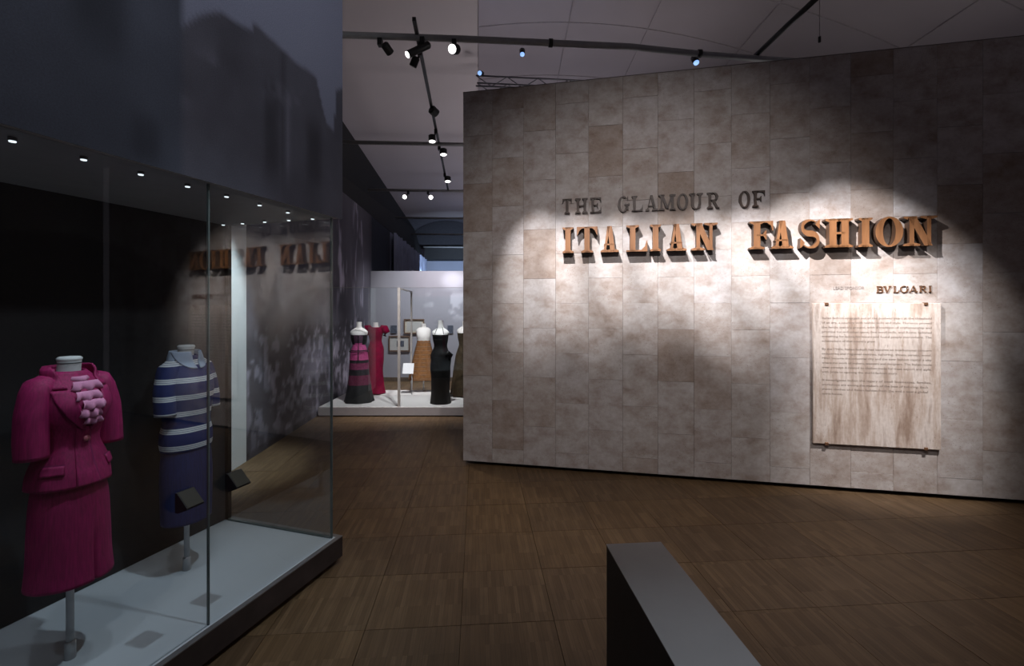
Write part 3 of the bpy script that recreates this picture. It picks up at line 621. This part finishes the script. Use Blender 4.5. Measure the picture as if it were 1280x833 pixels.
# printed bulkhead: ruined buildings against an evening sky
def p2l(px, py):
    r_ = (px-640)/F; x = (-1.18-3.23*r_)/(.2999-.954*r_); y = 3.23-.954*x
    return x, EYE+(386-py)/F*y
sil = np.array([p2l(*q) for q in ((228, 38), (238, 30), (254, 22), (278, 19), (297, 29), (314, 41), (318, 34), (344, 57), (361, 73), (395, 100), (404, 140), (408, 158), (417, 166), (421, 116), (428, 112))])[::-1]
def ruins(u, v):
    x = u*CL; z = 2.35+v*2.6
    sz = np.interp(x, sil[:, 0], sil[:, 1]); seam_x = 1.14
    n = fbm(x*2.2, z*2.0, 5); n2 = fbm(x*7, z*5+3, 4)
    sky = np.stack([.135+.02*n, .145+.02*n, .205+.02*n], 1)*(.8+.4*sstep(2.4, 3.9, z))[:, None]
    inside = sstep(-.02, .02, sz-z+.05*(n2-.5))
    depth = sz-z
    k = .052+.03*(n-.5)+.02*(n2-.5)
    k = k+.022*np.exp(-((depth-.28)/.10)**2)*sstep(.5, .62, n2)
    win = (np.exp(-(((x-.62)/.055)**4))*np.exp(-(((z-2.75)/.28)**4)))+(np.exp(-(((x-.28)/.07)**4))*np.exp(-(((z-2.72)/.22)**4)))
    gap = np.exp(-((x-.535)/.022)**2)*np.exp(-((z-2.95)/.45)**4)
    k = k*(1-.45*np.clip(win, 0, 1)-.35*gap)+.03*np.exp(-((x-.50)/.018)**2)*np.exp(-((z-2.75)/.25)**4)
    k = k*1.25; ruin = np.stack([k*.94, k*.93, k*1.22], 1)
    right = sky*(1-inside)[:, None]+ruin*inside[:, None]
    kk = .040+.022*(n-.5)+.012*(n2-.5)
    w2 = np.exp(-(((x-1.47)/.10)**4))*np.exp(-(((z-3.05)/.30)**4))+.7*np.exp(-(((x-1.30)/.06)**4))*np.exp(-(((z-2.46)/.10)**4))
    kk = kk*(1-.45*w2)
    kk = kk*1.3; left = np.stack([kk*.85, kk*.95, kk*1.32], 1)
    s = sstep(seam_x-.004, seam_x+.004, x)[:, None]
    return right*(1-s)+left*s
MB().box(0, CL, -CW-.04, -.006, CT+.03, 4.95).obj('bulkhead', M['case_back'], case)
print_sheet('ruins_photograph', (0, 0, CT-.005), (CL, 0, CT-.005), (0, 0, 4.95), 260, 130, ruins, case)
MB().box(0, CL, -.006, -.001, CT-.004, CT+.03).obj('bulkhead_edge', M['dark_metal'], case)
# downlights in the case ceiling
dl = [(.22*k+.12, -.15) for k in range(9)]+[(.13, -.34), (.13, -.55), (.13, -.75), (.13, -.93)]
for k, (x, y) in enumerate(dl):
    d = MB().tube([(x, y, CT-.014), (x, y, CT-.002)], .013, 14).obj('downlight', M['trim'], case)
    MB().tube([(x, y, CT-.018), (x, y, CT-.014)], [.010, .011], 14).obj('lens', M['lens'], d)
for x, y in ((.9, -.15), (1.3, -.15), (1.75, -.15), (2.2, -.15)):
    p = cw(x, y, CT-.05); q = cw(x+.02, -.62, .5)
    spot('case_downlight', p, q, 9, 70, 1, (.80, .90, 1), .02)
p = cw(.13, -.6, CT-.05); spot('case_downlight', p, cw(.4, -.6, .3), 3, 80, 1, (.85, .93, 1), .02)

# ------------------------------------------------------------------ mannequins
def ring(z, rx, ry, cy=0, n=56, ex=2.0, fold=None, cxx=0):
    out = []
    for k in range(n):
        t_ = 2*math.pi*k/n; c, s = math.cos(t_), math.sin(t_)
        q = (abs(c)**ex+abs(s)**ex)**(-1/ex); d = 1+(fold(t_, z) if fold else 0)
        out.append((cxx+rx*c*q*d, cy+ry*s*q*d, z))
    return out
def interp_rings(keys, step=.012):
    ks = sorted(keys); z0, z1 = ks[0][0], ks[-1][0]; n = max(2, int((z1-z0)/step)); zs = np.linspace(z0, z1, n)
    A = np.array([list(k)+[0]*(4-len(k)) for k in ks])
    def cub(col):
        x, y = A[:, 0], A[:, col]; m = np.gradient(y, x) if len(x) > 2 else np.full(len(x), (y[-1]-y[0])/(x[-1]-x[0])); out = []
        for z in zs:
            i = min(max(np.searchsorted(x, z)-1, 0), len(x)-2); h_ = x[i+1]-x[i]; t_ = (z-x[i])/h_
            lo, hi = min(y[i], y[i+1]), max(y[i], y[i+1])
            val = (2*t_**3-3*t_**2+1)*y[i]+(t_**3-2*t_**2+t_)*h_*m[i]+(-2*t_**3+3*t_**2)*y[i+1]+(t_**3-t_**2)*h_*m[i+1]
            out.append(min(max(val, lo-.01), hi+.01))
        return out
    return list(zip(zs, cub(1), cub(2), cub(3)))
def loft(keys, fold=None, n=56, ex=2.0, cap0=False, cap1=False, step=.012):
    mb = MB(); P = [ring(z, rx, ry, cy, n, ex, fold) for z, rx, ry, cy in interp_rings(keys, step)]
    mb.grid(P, 0, True)
    if cap1: mb.add(P[-1], [tuple(range(n))])
    if cap0: mb.add(P[0], [tuple(range(n))[::-1]])
    return mb
def surf(keys, fold=None, ex=2.0):
    R_ = interp_rings(keys)
    Z = [r_[0] for r_ in R_]
    def f(t_, z, off=0):
        rx, ry, cy = [np.interp(z, Z, [r_[k] for r_ in R_]) for k in (1, 2, 3)]
        c, s = math.cos(t_), math.sin(t_); q = (abs(c)**ex+abs(s)**ex)**(-1/ex); d = 1+(fold(t_, z) if fold else 0)
        return Vector(((rx+off)*c*q*d, cy+(ry+off)*s*q*d, z))
    return f
def patch(sf, rows, off, nu=8):
    """rows: (z, ta, tb) -> strip on the garment surface between two angles"""
    return [[sf(a+(b_-a)*k/nu, z, off) for k in range(nu+1)] for z, a, b_ in rows]
FR = -math.pi/2                                            # local front is -y
def stand(root, top, base_r=.0, pr=.0145):
    MB().tube([(0, 0, .0), (0, 0, top)], pr, 14).obj('stand_pole', M['pole'], root, True)
    MB().tube([(0, 0, 0), (0, 0, .075), (0, 0, .08)], [.021, .021, .016], 14).obj('pole_socket', M['pole'], root, True)
def neck(root, z0, z1, r, cy=.0, m='body', band=True):
    k = [(z0, r*1.35, r*1.25, cy+.004), (z0+(z1-z0)*.45, r*1.02, r*1.0, cy), (z1-.012, r*1.0, r*.98, cy-.006), (z1, r*1.02, r*1.0, cy-.006)]
    nk = loft(k, n=32, cap1=True, step=.006).obj('neck', M[m], root, True)
    if band:
        loft([(z1-.020, r*1.015, r*1.0, cy-.006), (z1-.016, r*1.025, r*1.01, cy-.006)], n=32, step=.004).obj('neck_seam', M['band'], nk)
        loft([(z1-.004, r*1.05, r*1.03, cy-.006), (z1+.006, r*1.04, r*1.02, cy-.006), (z1+.010, r*.9, r*.88, cy-.006)], n=32, cap1=True, step=.004).obj('neck_cap', M[m], nk, True)
    return nk
def sleeve(name, m, root, side, pts, rads, fold=.0, n=28, ysq=1.0):
    pts = [Vector(p) for p in pts]; P = []
    K = 22
    for q in range(K):
        u = q/(K-1)*(len(pts)-1); i = min(int(u), len(pts)-2); t_ = u-i; t2 = t_*t_*(3-2*t_)
        p = pts[i].lerp(pts[i+1], t_); rx, ry = [rads[i][k]*(1-t2)+rads[i+1][k]*t2 for k in (0, 1)]
        d = (pts[i+1]-pts[i]).normalized(); a = Vector((0, 1, 0)); b_ = d.cross(a).normalized(); a = b_.cross(d)
        P.append([p+b_*rx*math.cos(2*math.pi*k/n)*(1+fold*math.sin(5*2*math.pi*k/n+q*.5))+a*ry*math.sin(2*math.pi*k/n)*(1+fold*math.sin(4*2*math.pi*k/n+q*.3)) for k in range(n)])
    mb = MB().grid([[Vector((x*1, y, z)) for x, y, z in r_] for r_ in P], 0, True)
    mb.add(P[0], [tuple(range(n))]); o = mb.obj(name, M[m], root, True); return o

# --- magenta suit
PX, PY = -2.0, 2.10
pink = thing('dressed_mannequin', 'headless mannequin in a magenta skirt suit with pink jabot, nearest in the left case', 'mannequin', (PX, PY, .168), R(74), 'costumed mannequins')
JK = [(.765, .186, .160, .0), (.83, .180, .150, 0), (.91, .155, .128, 0), (.98, .125, .106, 0), (1.04, .132, .112, -.004), (1.10, .152, .130, -.012), (1.155, .165, .136, -.016), (1.205, .170, .118, -.006), (1.245, .158, .094, .004), (1.275, .118, .076, .008), (1.30, .078, .066, .010)]
JK = [(z+.035*max(0, (.95-z)/.185), rx*(.77-.07*max(0, min(1, (z-1.1)/.1))), ry*.84, cy) for z, rx, ry, cy in JK]
def jfold(t_, z):
    k = .03*math.exp(-((z-.93)/.10)**2)*math.sin(7*t_+z*18)+.016*math.exp(-((z-.80)/.06)**2)*math.sin(5*t_+1)
    return k+.010*math.sin(3*t_+z*25)*math.exp(-((z-1.08)/.12)**2)
jk = loft(JK, jfold, 72).obj('jacket', M['pink'], pink, True); solidify(jk, .006, 1)
js = surf(JK, jfold)
# overlapping front edge and hem of the jacket
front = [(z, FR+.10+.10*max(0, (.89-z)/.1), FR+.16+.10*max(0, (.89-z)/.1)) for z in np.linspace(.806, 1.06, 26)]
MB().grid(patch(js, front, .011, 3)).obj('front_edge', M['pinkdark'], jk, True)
fp = [(z, FR-.35, FR+.12+.13*max(0, (.89-z)/.1)) for z in np.linspace(.803, 1.06, 26)]
o = MB().grid(patch(js, fp, .009, 10)).obj('front_overlap', M['pink'], jk, True); solidify(o, .005, 0)
for sgn in (-1, 1):
    # collar fall and lapel, one each side of the neck opening
    lap = []
    for z in np.linspace(1.045, 1.225, 16):
        u = (z-1.045)/.18
        inner = .05+.42*u**.9; outer = inner+.10+.42*math.sin(min(1, u*1.05)*math.pi*.62)
        lap.append((z, FR+sgn*inner, FR+sgn*outer))
    o = MB().grid(patch(js, lap, .014, 8)).obj('lapel', M['pink'], jk, True); solidify(o, .007, 0)
    # shade under the lapel edge, painted as a darker strip
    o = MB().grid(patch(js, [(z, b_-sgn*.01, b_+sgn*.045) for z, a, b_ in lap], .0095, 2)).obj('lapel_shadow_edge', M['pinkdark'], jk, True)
    col = []
    for z in np.linspace(1.232, 1.318, 10):
        u = (z-1.232)/.086
        col.append((z, FR+sgn*(.48+.55*u), FR+sgn*(1.10+.9*u)))
    f2 = surf(JK[:-1]+[(1.30, .082, .070, .010), (1.335, .066, .062, .014)], None)
    o = MB().grid(patch(f2, col, .013, 8)).obj('collar', M['pink'], jk, True); solidify(o, .008, 0)
# stand of the collar round the back of the neck
P = [[f2(FR+a, z+.0, .012) for a in np.linspace(1.2, 2*math.pi-1.2, 30)] for z in np.linspace(1.25, 1.325, 8)]
o = MB().grid(P).obj('collar_stand', M['pink'], jk, True); solidify(o, .007, 0)
for sgn in (-1, 1):
    o = MB().grid(patch(js, [(z, FR+sgn*.62, FR+sgn*1.22) for z in np.linspace(.865, .905, 5)], .011, 8)).obj('pocket_flap', M['pink'], jk, True); solidify(o, .007, 0)
    MB().grid(patch(js, [(z, FR+sgn*.60, FR+sgn*1.24) for z in np.linspace(.904, .911, 3)], .010, 8)).obj('pocket_slit', M['pinkdark'], jk, True)
bp_ = js(FR-.02, 1.005, .017)
MB().tube([bp_, bp_+Vector((0, -.006, 0))], [.014, .012], 14).obj('button', M['button'], jk, True)
for sgn in (-1, 1):
    sl = sleeve('sleeve', 'pink', pink, sgn, [(sgn*.080, .006, 1.262), (sgn*.117, .002, 1.232), (sgn*.137, -.004, 1.13), (sgn*.144, -.010, 1.03), (sgn*.146, -.014, .945)],
           [(.034, .048), (.048, .062), (.050, .064), (.049, .062), (.048, .060)], .018)
    solidify(sl, .005, 1)
    MB().tube([Vector((sgn*.146, -.0135, .962))+Vector((.0505*math.cos(a), .0625*math.sin(a), 0)) for a in np.linspace(0, 2*math.pi, 33)], .0022, 5, cap=False).obj('cuff_seam', M['pinkdark'], sl, True)
SK = [(.372, .186, .170, 0), (.45, .178, .160, 0), (.60, .172, .150, 0), (.72, .165, .140, 0), (.82, .150, .125, 0)]
SK = [(z, rx*.80, ry*.86, cy) for z, rx, ry, cy in SK]
def sfold(t_, z):
    a = (t_-FR+math.pi) % (2*math.pi)-math.pi
    g = -.10*math.exp(-((a-.10)/.035)**2)*sstep(.70, .32, z) if z < .7 else 0
    g = -.16*math.exp(-((a-.10)/.05)**2)*min(1, max(0, (.62-z)/.2))
    return g+.012*math.sin(6*t_+z*4)*(1-z)+.007*math.sin(11*t_)*(.8-z)
sk = loft(SK, sfold, 120).obj('skirt', M['pink'], pink, True); solidify(sk, .005, 1)
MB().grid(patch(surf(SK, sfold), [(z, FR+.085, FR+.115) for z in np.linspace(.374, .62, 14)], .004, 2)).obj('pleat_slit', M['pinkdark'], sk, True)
neck(pink, 1.24, 1.355, .042, .010)
jb = MB(); 
def frill(mb, z, w, hgt, ph, y0, xo=0):
    P = []
    for q in range(6):
        v = q/5; row = []
        for k in range(29):
            u = k/28-.5
            amp = .004+.007*v
            row.append((xo+u*w*(1+.25*v), y0-.006-.012*v-amp*math.sin(u*15+ph)*(.35+.65*v)-.010*math.sin(v*math.pi), z-hgt*v*(1-.35*abs(u))-.002*math.cos(u*15+ph)*v))
        P.append(row)
    mb.grid(P)
for k, (z, w, hgt) in enumerate(((1.258, .095, .046), (1.216, .085, .044), (1.178, .080, .044), (1.142, .070, .042), (1.108, .055, .038))):
    zc_ = z-hgt*.4; y0 = js(FR, min(zc_, 1.29), .006).y
    m_ = MB(); frill(m_, z, w, hgt, k*1.7, y0+.004, .006*(-1)**k); o = m_.obj('ruffle', M['ruffle'], pink, True); solidify(o, .002, 0)
m_ = MB().tube([(-.03, -.055, 1.268), (0, -.072, 1.262), (.03, -.055, 1.268)], [.012, .018, .012], 10); m_.obj('jabot_knot', M['ruffle'], pink, True)
stand(pink, .80)

# --- navy striped shirt
blue = thing('dressed_mannequin', 'headless mannequin in a navy shirt with white stripes and navy skirt', 'mannequin', (-1.97, 2.81, .168), R(76), 'costumed mannequins')
SH = [(.742, .158, .122, 0), (.79, .165, .128, 0), (.85, .160, .124, 0), (.895, .150, .116, 0), (.95, .152, .120, 0), (1.03, .158, .128, -.006), (1.11, .164, .132, -.010), (1.18, .168, .118, -.004), (1.225, .160, .094, .004), (1.262, .120, .074, .010), (1.30, .075, .062, .012)]
SH = [(z, rx*(.86-.08*max(0, min(1, (z-1.1)/.1))), ry*.88, cy) for z, rx, ry, cy in SH]
def shfold(t_, z): return .022*math.sin(4*t_+z*14)*math.exp(-((z-.9)/.09)**2)+.012*math.sin(7*t_+z*20)*math.exp(-((z-.97)/.2)**2)
sh = loft(SH, shfold, 72).obj('striped_shirt', M['shirt'], blue, True); solidify(sh, .005, 1)
ss = surf(SH, shfold)
for sgn in (-1, 1):
    sl = sleeve('sleeve', 'shirt', blue, sgn, [(sgn*.085, .008, 1.255), (sgn*.120, .002, 1.215), (sgn*.140, -.004, 1.11), (sgn*.147, -.012, 1.03), (sgn*.147, -.016, .965)],
           [(.030, .044), (.044, .058), (.048, .060), (.046, .058), (.045, .056)], .016); solidify(sl, .004, 1)
    f3 = surf(SH[:-1]+[(1.30, .078, .066, .012), (1.335, .064, .060, .014)], None); colr = []
    for z in np.linspace(1.225, 1.325, 12):
        u = (z-1.225)/.10; colr.append((z, FR+sgn*(.06+.24*u), FR+sgn*(.20+1.5*u**.8)))
    o = MB().grid(patch(f3, colr, .014, 8)).obj('collar', M['collar'], sh, True); solidify(o, .005, 0)
P = [[f3(FR+a, z, .012) for a in np.linspace(1.2, 2*math.pi-1.2, 30)] for z in np.linspace(1.268, 1.328, 8)]
o = MB().grid(P).obj('collar_stand', M['collar'], sh, True); solidify(o, .005, 0)
MB().grid(patch(ss, [(z, FR-.07, FR+.07) for z in np.linspace(1.13, 1.25, 10)], .008, 4)).obj('placket', M['shirt'], sh, True)
BS = [(.315, .146, .122, 0), (.45, .150, .126, 0), (.62, .152, .124, 0), (.76, .142, .112, 0)]
BS = [(z, rx*.90, ry*.92, cy) for z, rx, ry, cy in BS]
bs = loft(BS, lambda t_, z: .010*math.sin(6*t_+z*5)*(1-z), 72).obj('skirt', M['navy'], blue, True); solidify(bs, .005, 1)
neck(blue, 1.245, 1.352, .043, .010)
stand(blue, .76)

# --- label wedges fixed to the front glass
def wedge(xl, label):
    t_ = thing('label_holder', label, 'label holder', cw(xl, -.044, .80), CR, 'label holders on the case glass')
    wd = .085
    pr = [(0, 0), (0, .092), (.012, .092), (.075, .03), (.075, .022), (.02, 0)]   # y out of the glass, z
    vs = [(x, y, z) for x in (-wd/2, wd/2) for y, z in pr]; n = len(pr)
    MB().add(vs, [tuple(range(n)), tuple(range(2*n-1, n-1, -1))]+[(i, (i+1) % n, (i+1) % n+n, i+n) for i in range(n)]).obj('holder', M['black'], t_)
    a = Vector((0, .012, .092)); b_ = Vector((0, .075, .03)); nn = Vector((0, .7, .71))*.002
    MB().add([Vector((-wd/2+.004, 0, 0))+a+nn, Vector((wd/2-.004, 0, 0))+a+nn, Vector((wd/2-.004, 0, 0))+b_+nn, Vector((-wd/2+.004, 0, 0))+b_+nn], [(0, 1, 2, 3)]).obj('label_face', M['lab'], t_)
wedge(1.10, 'black wedge label holder on the glass in front of the navy skirt')
wedge(.835, 'black wedge label holder on the glass near the far end of the case')

# ------------------------------------------------------------------ low plinth in the foreground
pl = thing('foreground_plinth', 'dark grey low wall-like plinth with smooth top in the foreground', 'plinth', (.359, 1.772, 0), R(4.9))
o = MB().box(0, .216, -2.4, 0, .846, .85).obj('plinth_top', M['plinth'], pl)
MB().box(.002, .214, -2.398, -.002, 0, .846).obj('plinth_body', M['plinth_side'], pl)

# ------------------------------------------------------------------ far partition, its prints and pictures
part = thing('wall_partition', 'pale lilac partition printed with faint photographs behind the far case', None, (0, 11.15, 0), kind='structure')
MB().box(-3.395, 2.6, .003, .12, 0, 2.655).obj('partition_core', M['white'], part)
def pale(u, v):
    x = -3.395+u*6.0; z = .1+v*2.555
    n = fbm(x*1.8, z*1.5, 5); n2 = fbm(x*3+7, z*3, 4)
    k = .36+.10*(n-.5)
    blob = np.exp(-(((x+1.42)/.28)**2+((z-2.42)/.22)**2)**2)*.22+sstep(.53, .60, n2)*sstep(-2.4, -1.6, x)*sstep(1.35, 1.7, z)*.20*(1-sstep(2.05, 2.2, z))
    k = k+blob; warm = sstep(-2.6, -2.2, x)*(z > 2.05)*.02
    return np.stack([k*.97+warm, k*.95, k*1.06], 1)
print_sheet('faint_photograph', (-3.395, 0, .1), (2.6, 0, .1), (-3.395, 0, 2.655), 130, 60, pale, part)
MB().box(-3.395, 2.6, -.012, .002, 0, .10).obj('skirting', M['skirt_board'], part)
def fp(px, py, y): return (px-640)/F*y, EYE-(py-386)/F*y
def picture(x0, x1, y0, y1, label, kind):
    (a, zt), (b_, zb) = fp(x0, y0, 11.14), fp(x1, y1, 11.14)
    t_ = thing('framed_picture' if kind != 'dark' else 'dark_print', label, 'picture', (a, 11.147, zb)); w, h_ = b_-a, zt-zb
    if kind == 'dark':
        MB().box(0, w, -.02, 0, 0, h_).obj('sheet', M['art'], t_); return
    fw = .028
    mb = MB(); mb.box(0, w, -.03, 0, 0, fw); mb.box(0, w, -.03, 0, h_-fw, h_); mb.box(0, fw, -.03, 0, fw, h_-fw); mb.box(w-fw, w, -.03, 0, fw, h_-fw); mb.obj('frame', M['frame'], t_)
    MB().box(fw, w-fw, -.012, 0, fw, h_-fw).obj('mount', M['mount'] if kind == 'drawing' else M['sketch'], t_)
    if kind == 'drawing': MB().box(w*.38, w*.72, -.016, -.012, h_*.3, h_*.68).obj('drawing', M['art'], t_)
    else: MB().box(w*.14, w*.86, -.016, -.012, h_*.18, h_*.82).obj('sheet', M['mount'], t_)
picture(505, 530.5, 399, 417.4, 'framed pale sketch sheet high on the far partition', 'sketch')
picture(486, 512.5, 420, 439.5, 'framed picture with a small dark drawing, hung lower left', 'drawing')
picture(488.5, 496, 407, 416.6, 'small dark print left of the framed sketch on the partition', 'dark')
picture(559.5, 566.4, 407, 417, 'small dark print right of the black gown on the partition', 'dark')

# ------------------------------------------------------------------ far glass case
fc = thing('display_case', 'long low white platform case with glass front at the far end', 'display case', (-3.14, 7.52, 0), 0)
FWd = 4.4
MB().box(.02, FWd, .03, 1.55, 0, .02).obj('recessed_plinth', M['recess'], fc)
MB().box(0, FWd, 0, 1.58, .02, .150).obj('platform', M['far_platform'], fc)
MB().box(0, FWd, -.012, 0, .02, .152).obj('front_fascia', M['far_fascia'], fc)
px0 = 1.292
for a, b_ in ((.12, px0-.01), (px0+.03, 2.9), (2.91, FWd)):
    MB().box(a, b_, .03, .04, .15, 2.09).obj('glass_pane', M['glass'], fc)
MB().box(px0-.012, px0+.028, .02, .05, .15, 2.09).obj('post', M['post'], fc)
MB().box(px0-.13, px0-.10, 1.52, 1.55, .15, 2.09).obj('post', M['post'], fc)
MB().add([(px0-.012, .03, 2.07), (px0+.028, .03, 2.07), (px0-.10, 1.55, 2.07), (px0-.13, 1.55, 2.07), (px0-.012, .03, 2.09), (px0+.028, .03, 2.09), (px0-.10, 1.55, 2.09), (px0-.13, 1.55, 2.09)],
    [(0, 3, 2, 1), (4, 5, 6, 7), (0, 1, 5, 4), (1, 2, 6, 5), (2, 3, 7, 6), (3, 0, 4, 7)]).obj('top_rail', M['post'], fc)
MB().box(.12, FWd, .03, .042, 2.088, 2.094).obj('glass_top_edge', M['trim'], fc)
PZ = .15
def gown(label, x, y, rz, keys, m, fold=None, bust=None, nk=(1.22, 1.36, .05), pole=False, straps=False, ex=2.0, cap=None):
    t_ = thing('dressed_mannequin', label, 'mannequin', (x, y, PZ), rz, 'costumed mannequins')
    g_ = loft(keys, fold, 64, ex, step=.02, cap1=True).obj('gown', M[m], t_, True)
    if bust: loft(bust, None, 40, step=.012, cap1=True, cap0=True).obj('bust', M['body_white'], t_, True)
    neck(t_, nk[0], nk[1], nk[2], .005, 'body_white', False)
    if pole: MB().tube([(0, 0, 0), (0, 0, keys[0][0]+.3)], .014, 10).obj('stand_pole', M['pole'], t_, True)
    else: MB().tube([(0, 0, 0), (0, 0, keys[0][0]+.1)], .02, 10).obj('stand_pole', M['pole'], t_, True)
    if straps:
        for s in (-1, 1): MB().tube([(s*.075, -.085, 1.17), (s*.06, -.062, 1.235), (s*.04, -.04, 1.29)], .005, 6).obj('strap', M['blackgown'], g_, True)
    return t_, g_
BUST = [(1.10, .115, .09, 0), (1.16, .138, .095, -.004), (1.21, .142, .075, .0), (1.245, .10, .055, .004), (1.27, .06, .045, .005)]
fl_ = lambda n, a, h_: (lambda t_, z: a*math.sin(n*t_)*max(0, (h_-z)/h_)+.01*math.sin(5*t_+z*20))
t_, g_ = gown('mannequin in a strapless pink and black lace gown, leftmost in the far case', -2.63, 7.98, R(12),
     [(.005, .245, .23, 0), (.2, .205, .19, 0), (.5, .168, .150, 0), (.78, .150, .130, 0), (.9, .130, .11, 0), (.98, .105, .09, 0), (1.08, .13, .105, -.006), (1.15, .135, .105, -.008)], 'lace', fl_(7, .05, .7), BUST, (1.23, 1.37, .046))
o = loft([(.86, .158, .135, 0), (.872, .160, .137, 0)], None, 48, step=.006).obj('black_ribbon', M['blackgown'], t_); solidify(o, .006, 1)
for s in (-1, 1):
    q = surf([(.98, .105, .09, 0), (1.08, .13, .105, -.006), (1.15, .135, .105, -.008)])
    MB().grid(patch(q, [(z, FR+s*.55, FR+s*1.9) for z in np.linspace(.985, 1.145, 8)], .004, 8)).obj('black_lace_side', M['blackgown'], g_, True)
MB().grid(patch(surf([(.5, .168, .150, 0), (.78, .150, .130, 0), (.9, .130, .11, 0), (.98, .105, .09, 0), (1.08, .13, .105, -.006), (1.15, .135, .105, -.008)]), [(z, FR-.05, FR+.05) for z in np.linspace(.70, 1.14, 16)], .004, 2)).obj('black_centre_band', M['blackgown'], g_, True)
t_, g_ = gown('mannequin in a crimson fishtail gown with full off-shoulder sleeve', -2.56, 8.72, R(-14),
     [(.02, .175, .17, 0), (.2, .150, .14, 0), (.45, .135, .125, 0), (.7, .150, .135, 0), (.85, .148, .13, 0), (1.0, .112, .095, 0), (1.1, .135, .11, -.006), (1.2, .165, .11, 0), (1.25, .15, .09, .0)], 'crimson', fl_(6, .06, .4), None, (1.22, 1.34, .046))
for s in (-1, 1):
    MB().tube([(s*.11, 0, 1.265), (s*.185, 0, 1.235), (s*.215, 0, 1.17), (s*.185, 0, 1.09)], [.03, .065, .07, .035], 14).obj('sleeve', M['crimson'], g_, True)
t_, g_ = gown('mannequin in a short tan trapeze dress with pale bust', -1.71, 8.98, R(10),
     [(.24, .290, .24, 0), (.5, .235, .20, 0), (.75, .180, .155, 0), (.95, .130, .115, 0), (1.0, .120, .105, 0)], 'tan', lambda a, z: .015*math.sin(9*a), [(.98, .122, .107, 0), (1.06, .135, .115, -.01), (1.14, .14, .11, -.006), (1.2, .13, .085, 0), (1.235, .085, .06, 0)], (1.2, 1.31, .045), True)
for k in range(10):
    z = .27+k*.075; w = np.interp(z, [.24, .5, .75, .95], [.29, .235, .18, .13]); d_ = np.interp(z, [.24, .5, .75, .95], [.24, .20, .155, .115])
    MB().tube([(w*1.0*math.cos(a), d_*math.sin(a), z) for a in np.linspace(0, 2*math.pi, 33)], .005, 5, cap=False).obj('hem_band', M['frame'], g_, True)
def drape(a, z): return .035*math.sin(3*(a+1.2)+z*22)*math.exp(-((z-.72)/.25)**2)+.03*math.sin(6*a)*max(0, (.6-z)/.6)
t_, g_ = gown('mannequin in a long black draped gown with thin straps', -1.21, 7.86, R(-6),
     [(.0, .175, .16, 0), (.12, .160, .15, 0), (.4, .160, .145, 0), (.65, .172, .150, 0), (.82, .165, .14, 0), (.96, .112, .095, 0), (1.08, .130, .105, -.006), (1.16, .138, .105, -.008)], 'blackgown', drape, BUST, (1.23, 1.40, .045), straps=True)
o = MB().tube([(.10, -.10, .80), (.15, -.06, .86), (.185, -.02, .82), (.17, -.05, .72)], [.02, .045, .04, .015], 12).obj('bow', M['blackgown'], g_, True)
gown('mannequin in a dark olive gown, half hidden by the stone wall edge', -.87, 8.55, R(-10),
     [(.02, .26, .24, 0), (.4, .215, .19, 0), (.75, .165, .14, 0), (.95, .11, .095, 0), (1.08, .13, .105, -.006), (1.15, .135, .105, -.008)], 'olive', fl_(8, .06, .8), BUST, (1.23, 1.37, .046))
(a, zt), (b_, zb) = fp(503.5, 454.5, 8.6), fp(517, 467, 8.6)
ls = thing('label_stand', 'white label card on a thin stand left of the tan dress', 'label stand', ((a+b_)/2, 8.6, PZ))
MB().tube([(.07, 0, 0), (.07, .0, zb-PZ+.06)], .008, 8).obj('post', M['pole'], ls, True)
w = b_-a; MB().add([(-w/2, -.04, zb-PZ), (w/2, -.04, zb-PZ), (w/2, .04, zt-PZ), (-w/2, .04, zt-PZ), (-w/2, -.03, zb-PZ-.006), (w/2, -.03, zb-PZ-.006), (w/2, .05, zt-PZ-.006), (-w/2, .05, zt-PZ-.006)],
    [(0, 1, 2, 3), (7, 6, 5, 4), (0, 4, 5, 1), (1, 5, 6, 2), (2, 6, 7, 3), (3, 7, 4, 0)]).obj('card', M['paper'], ls)
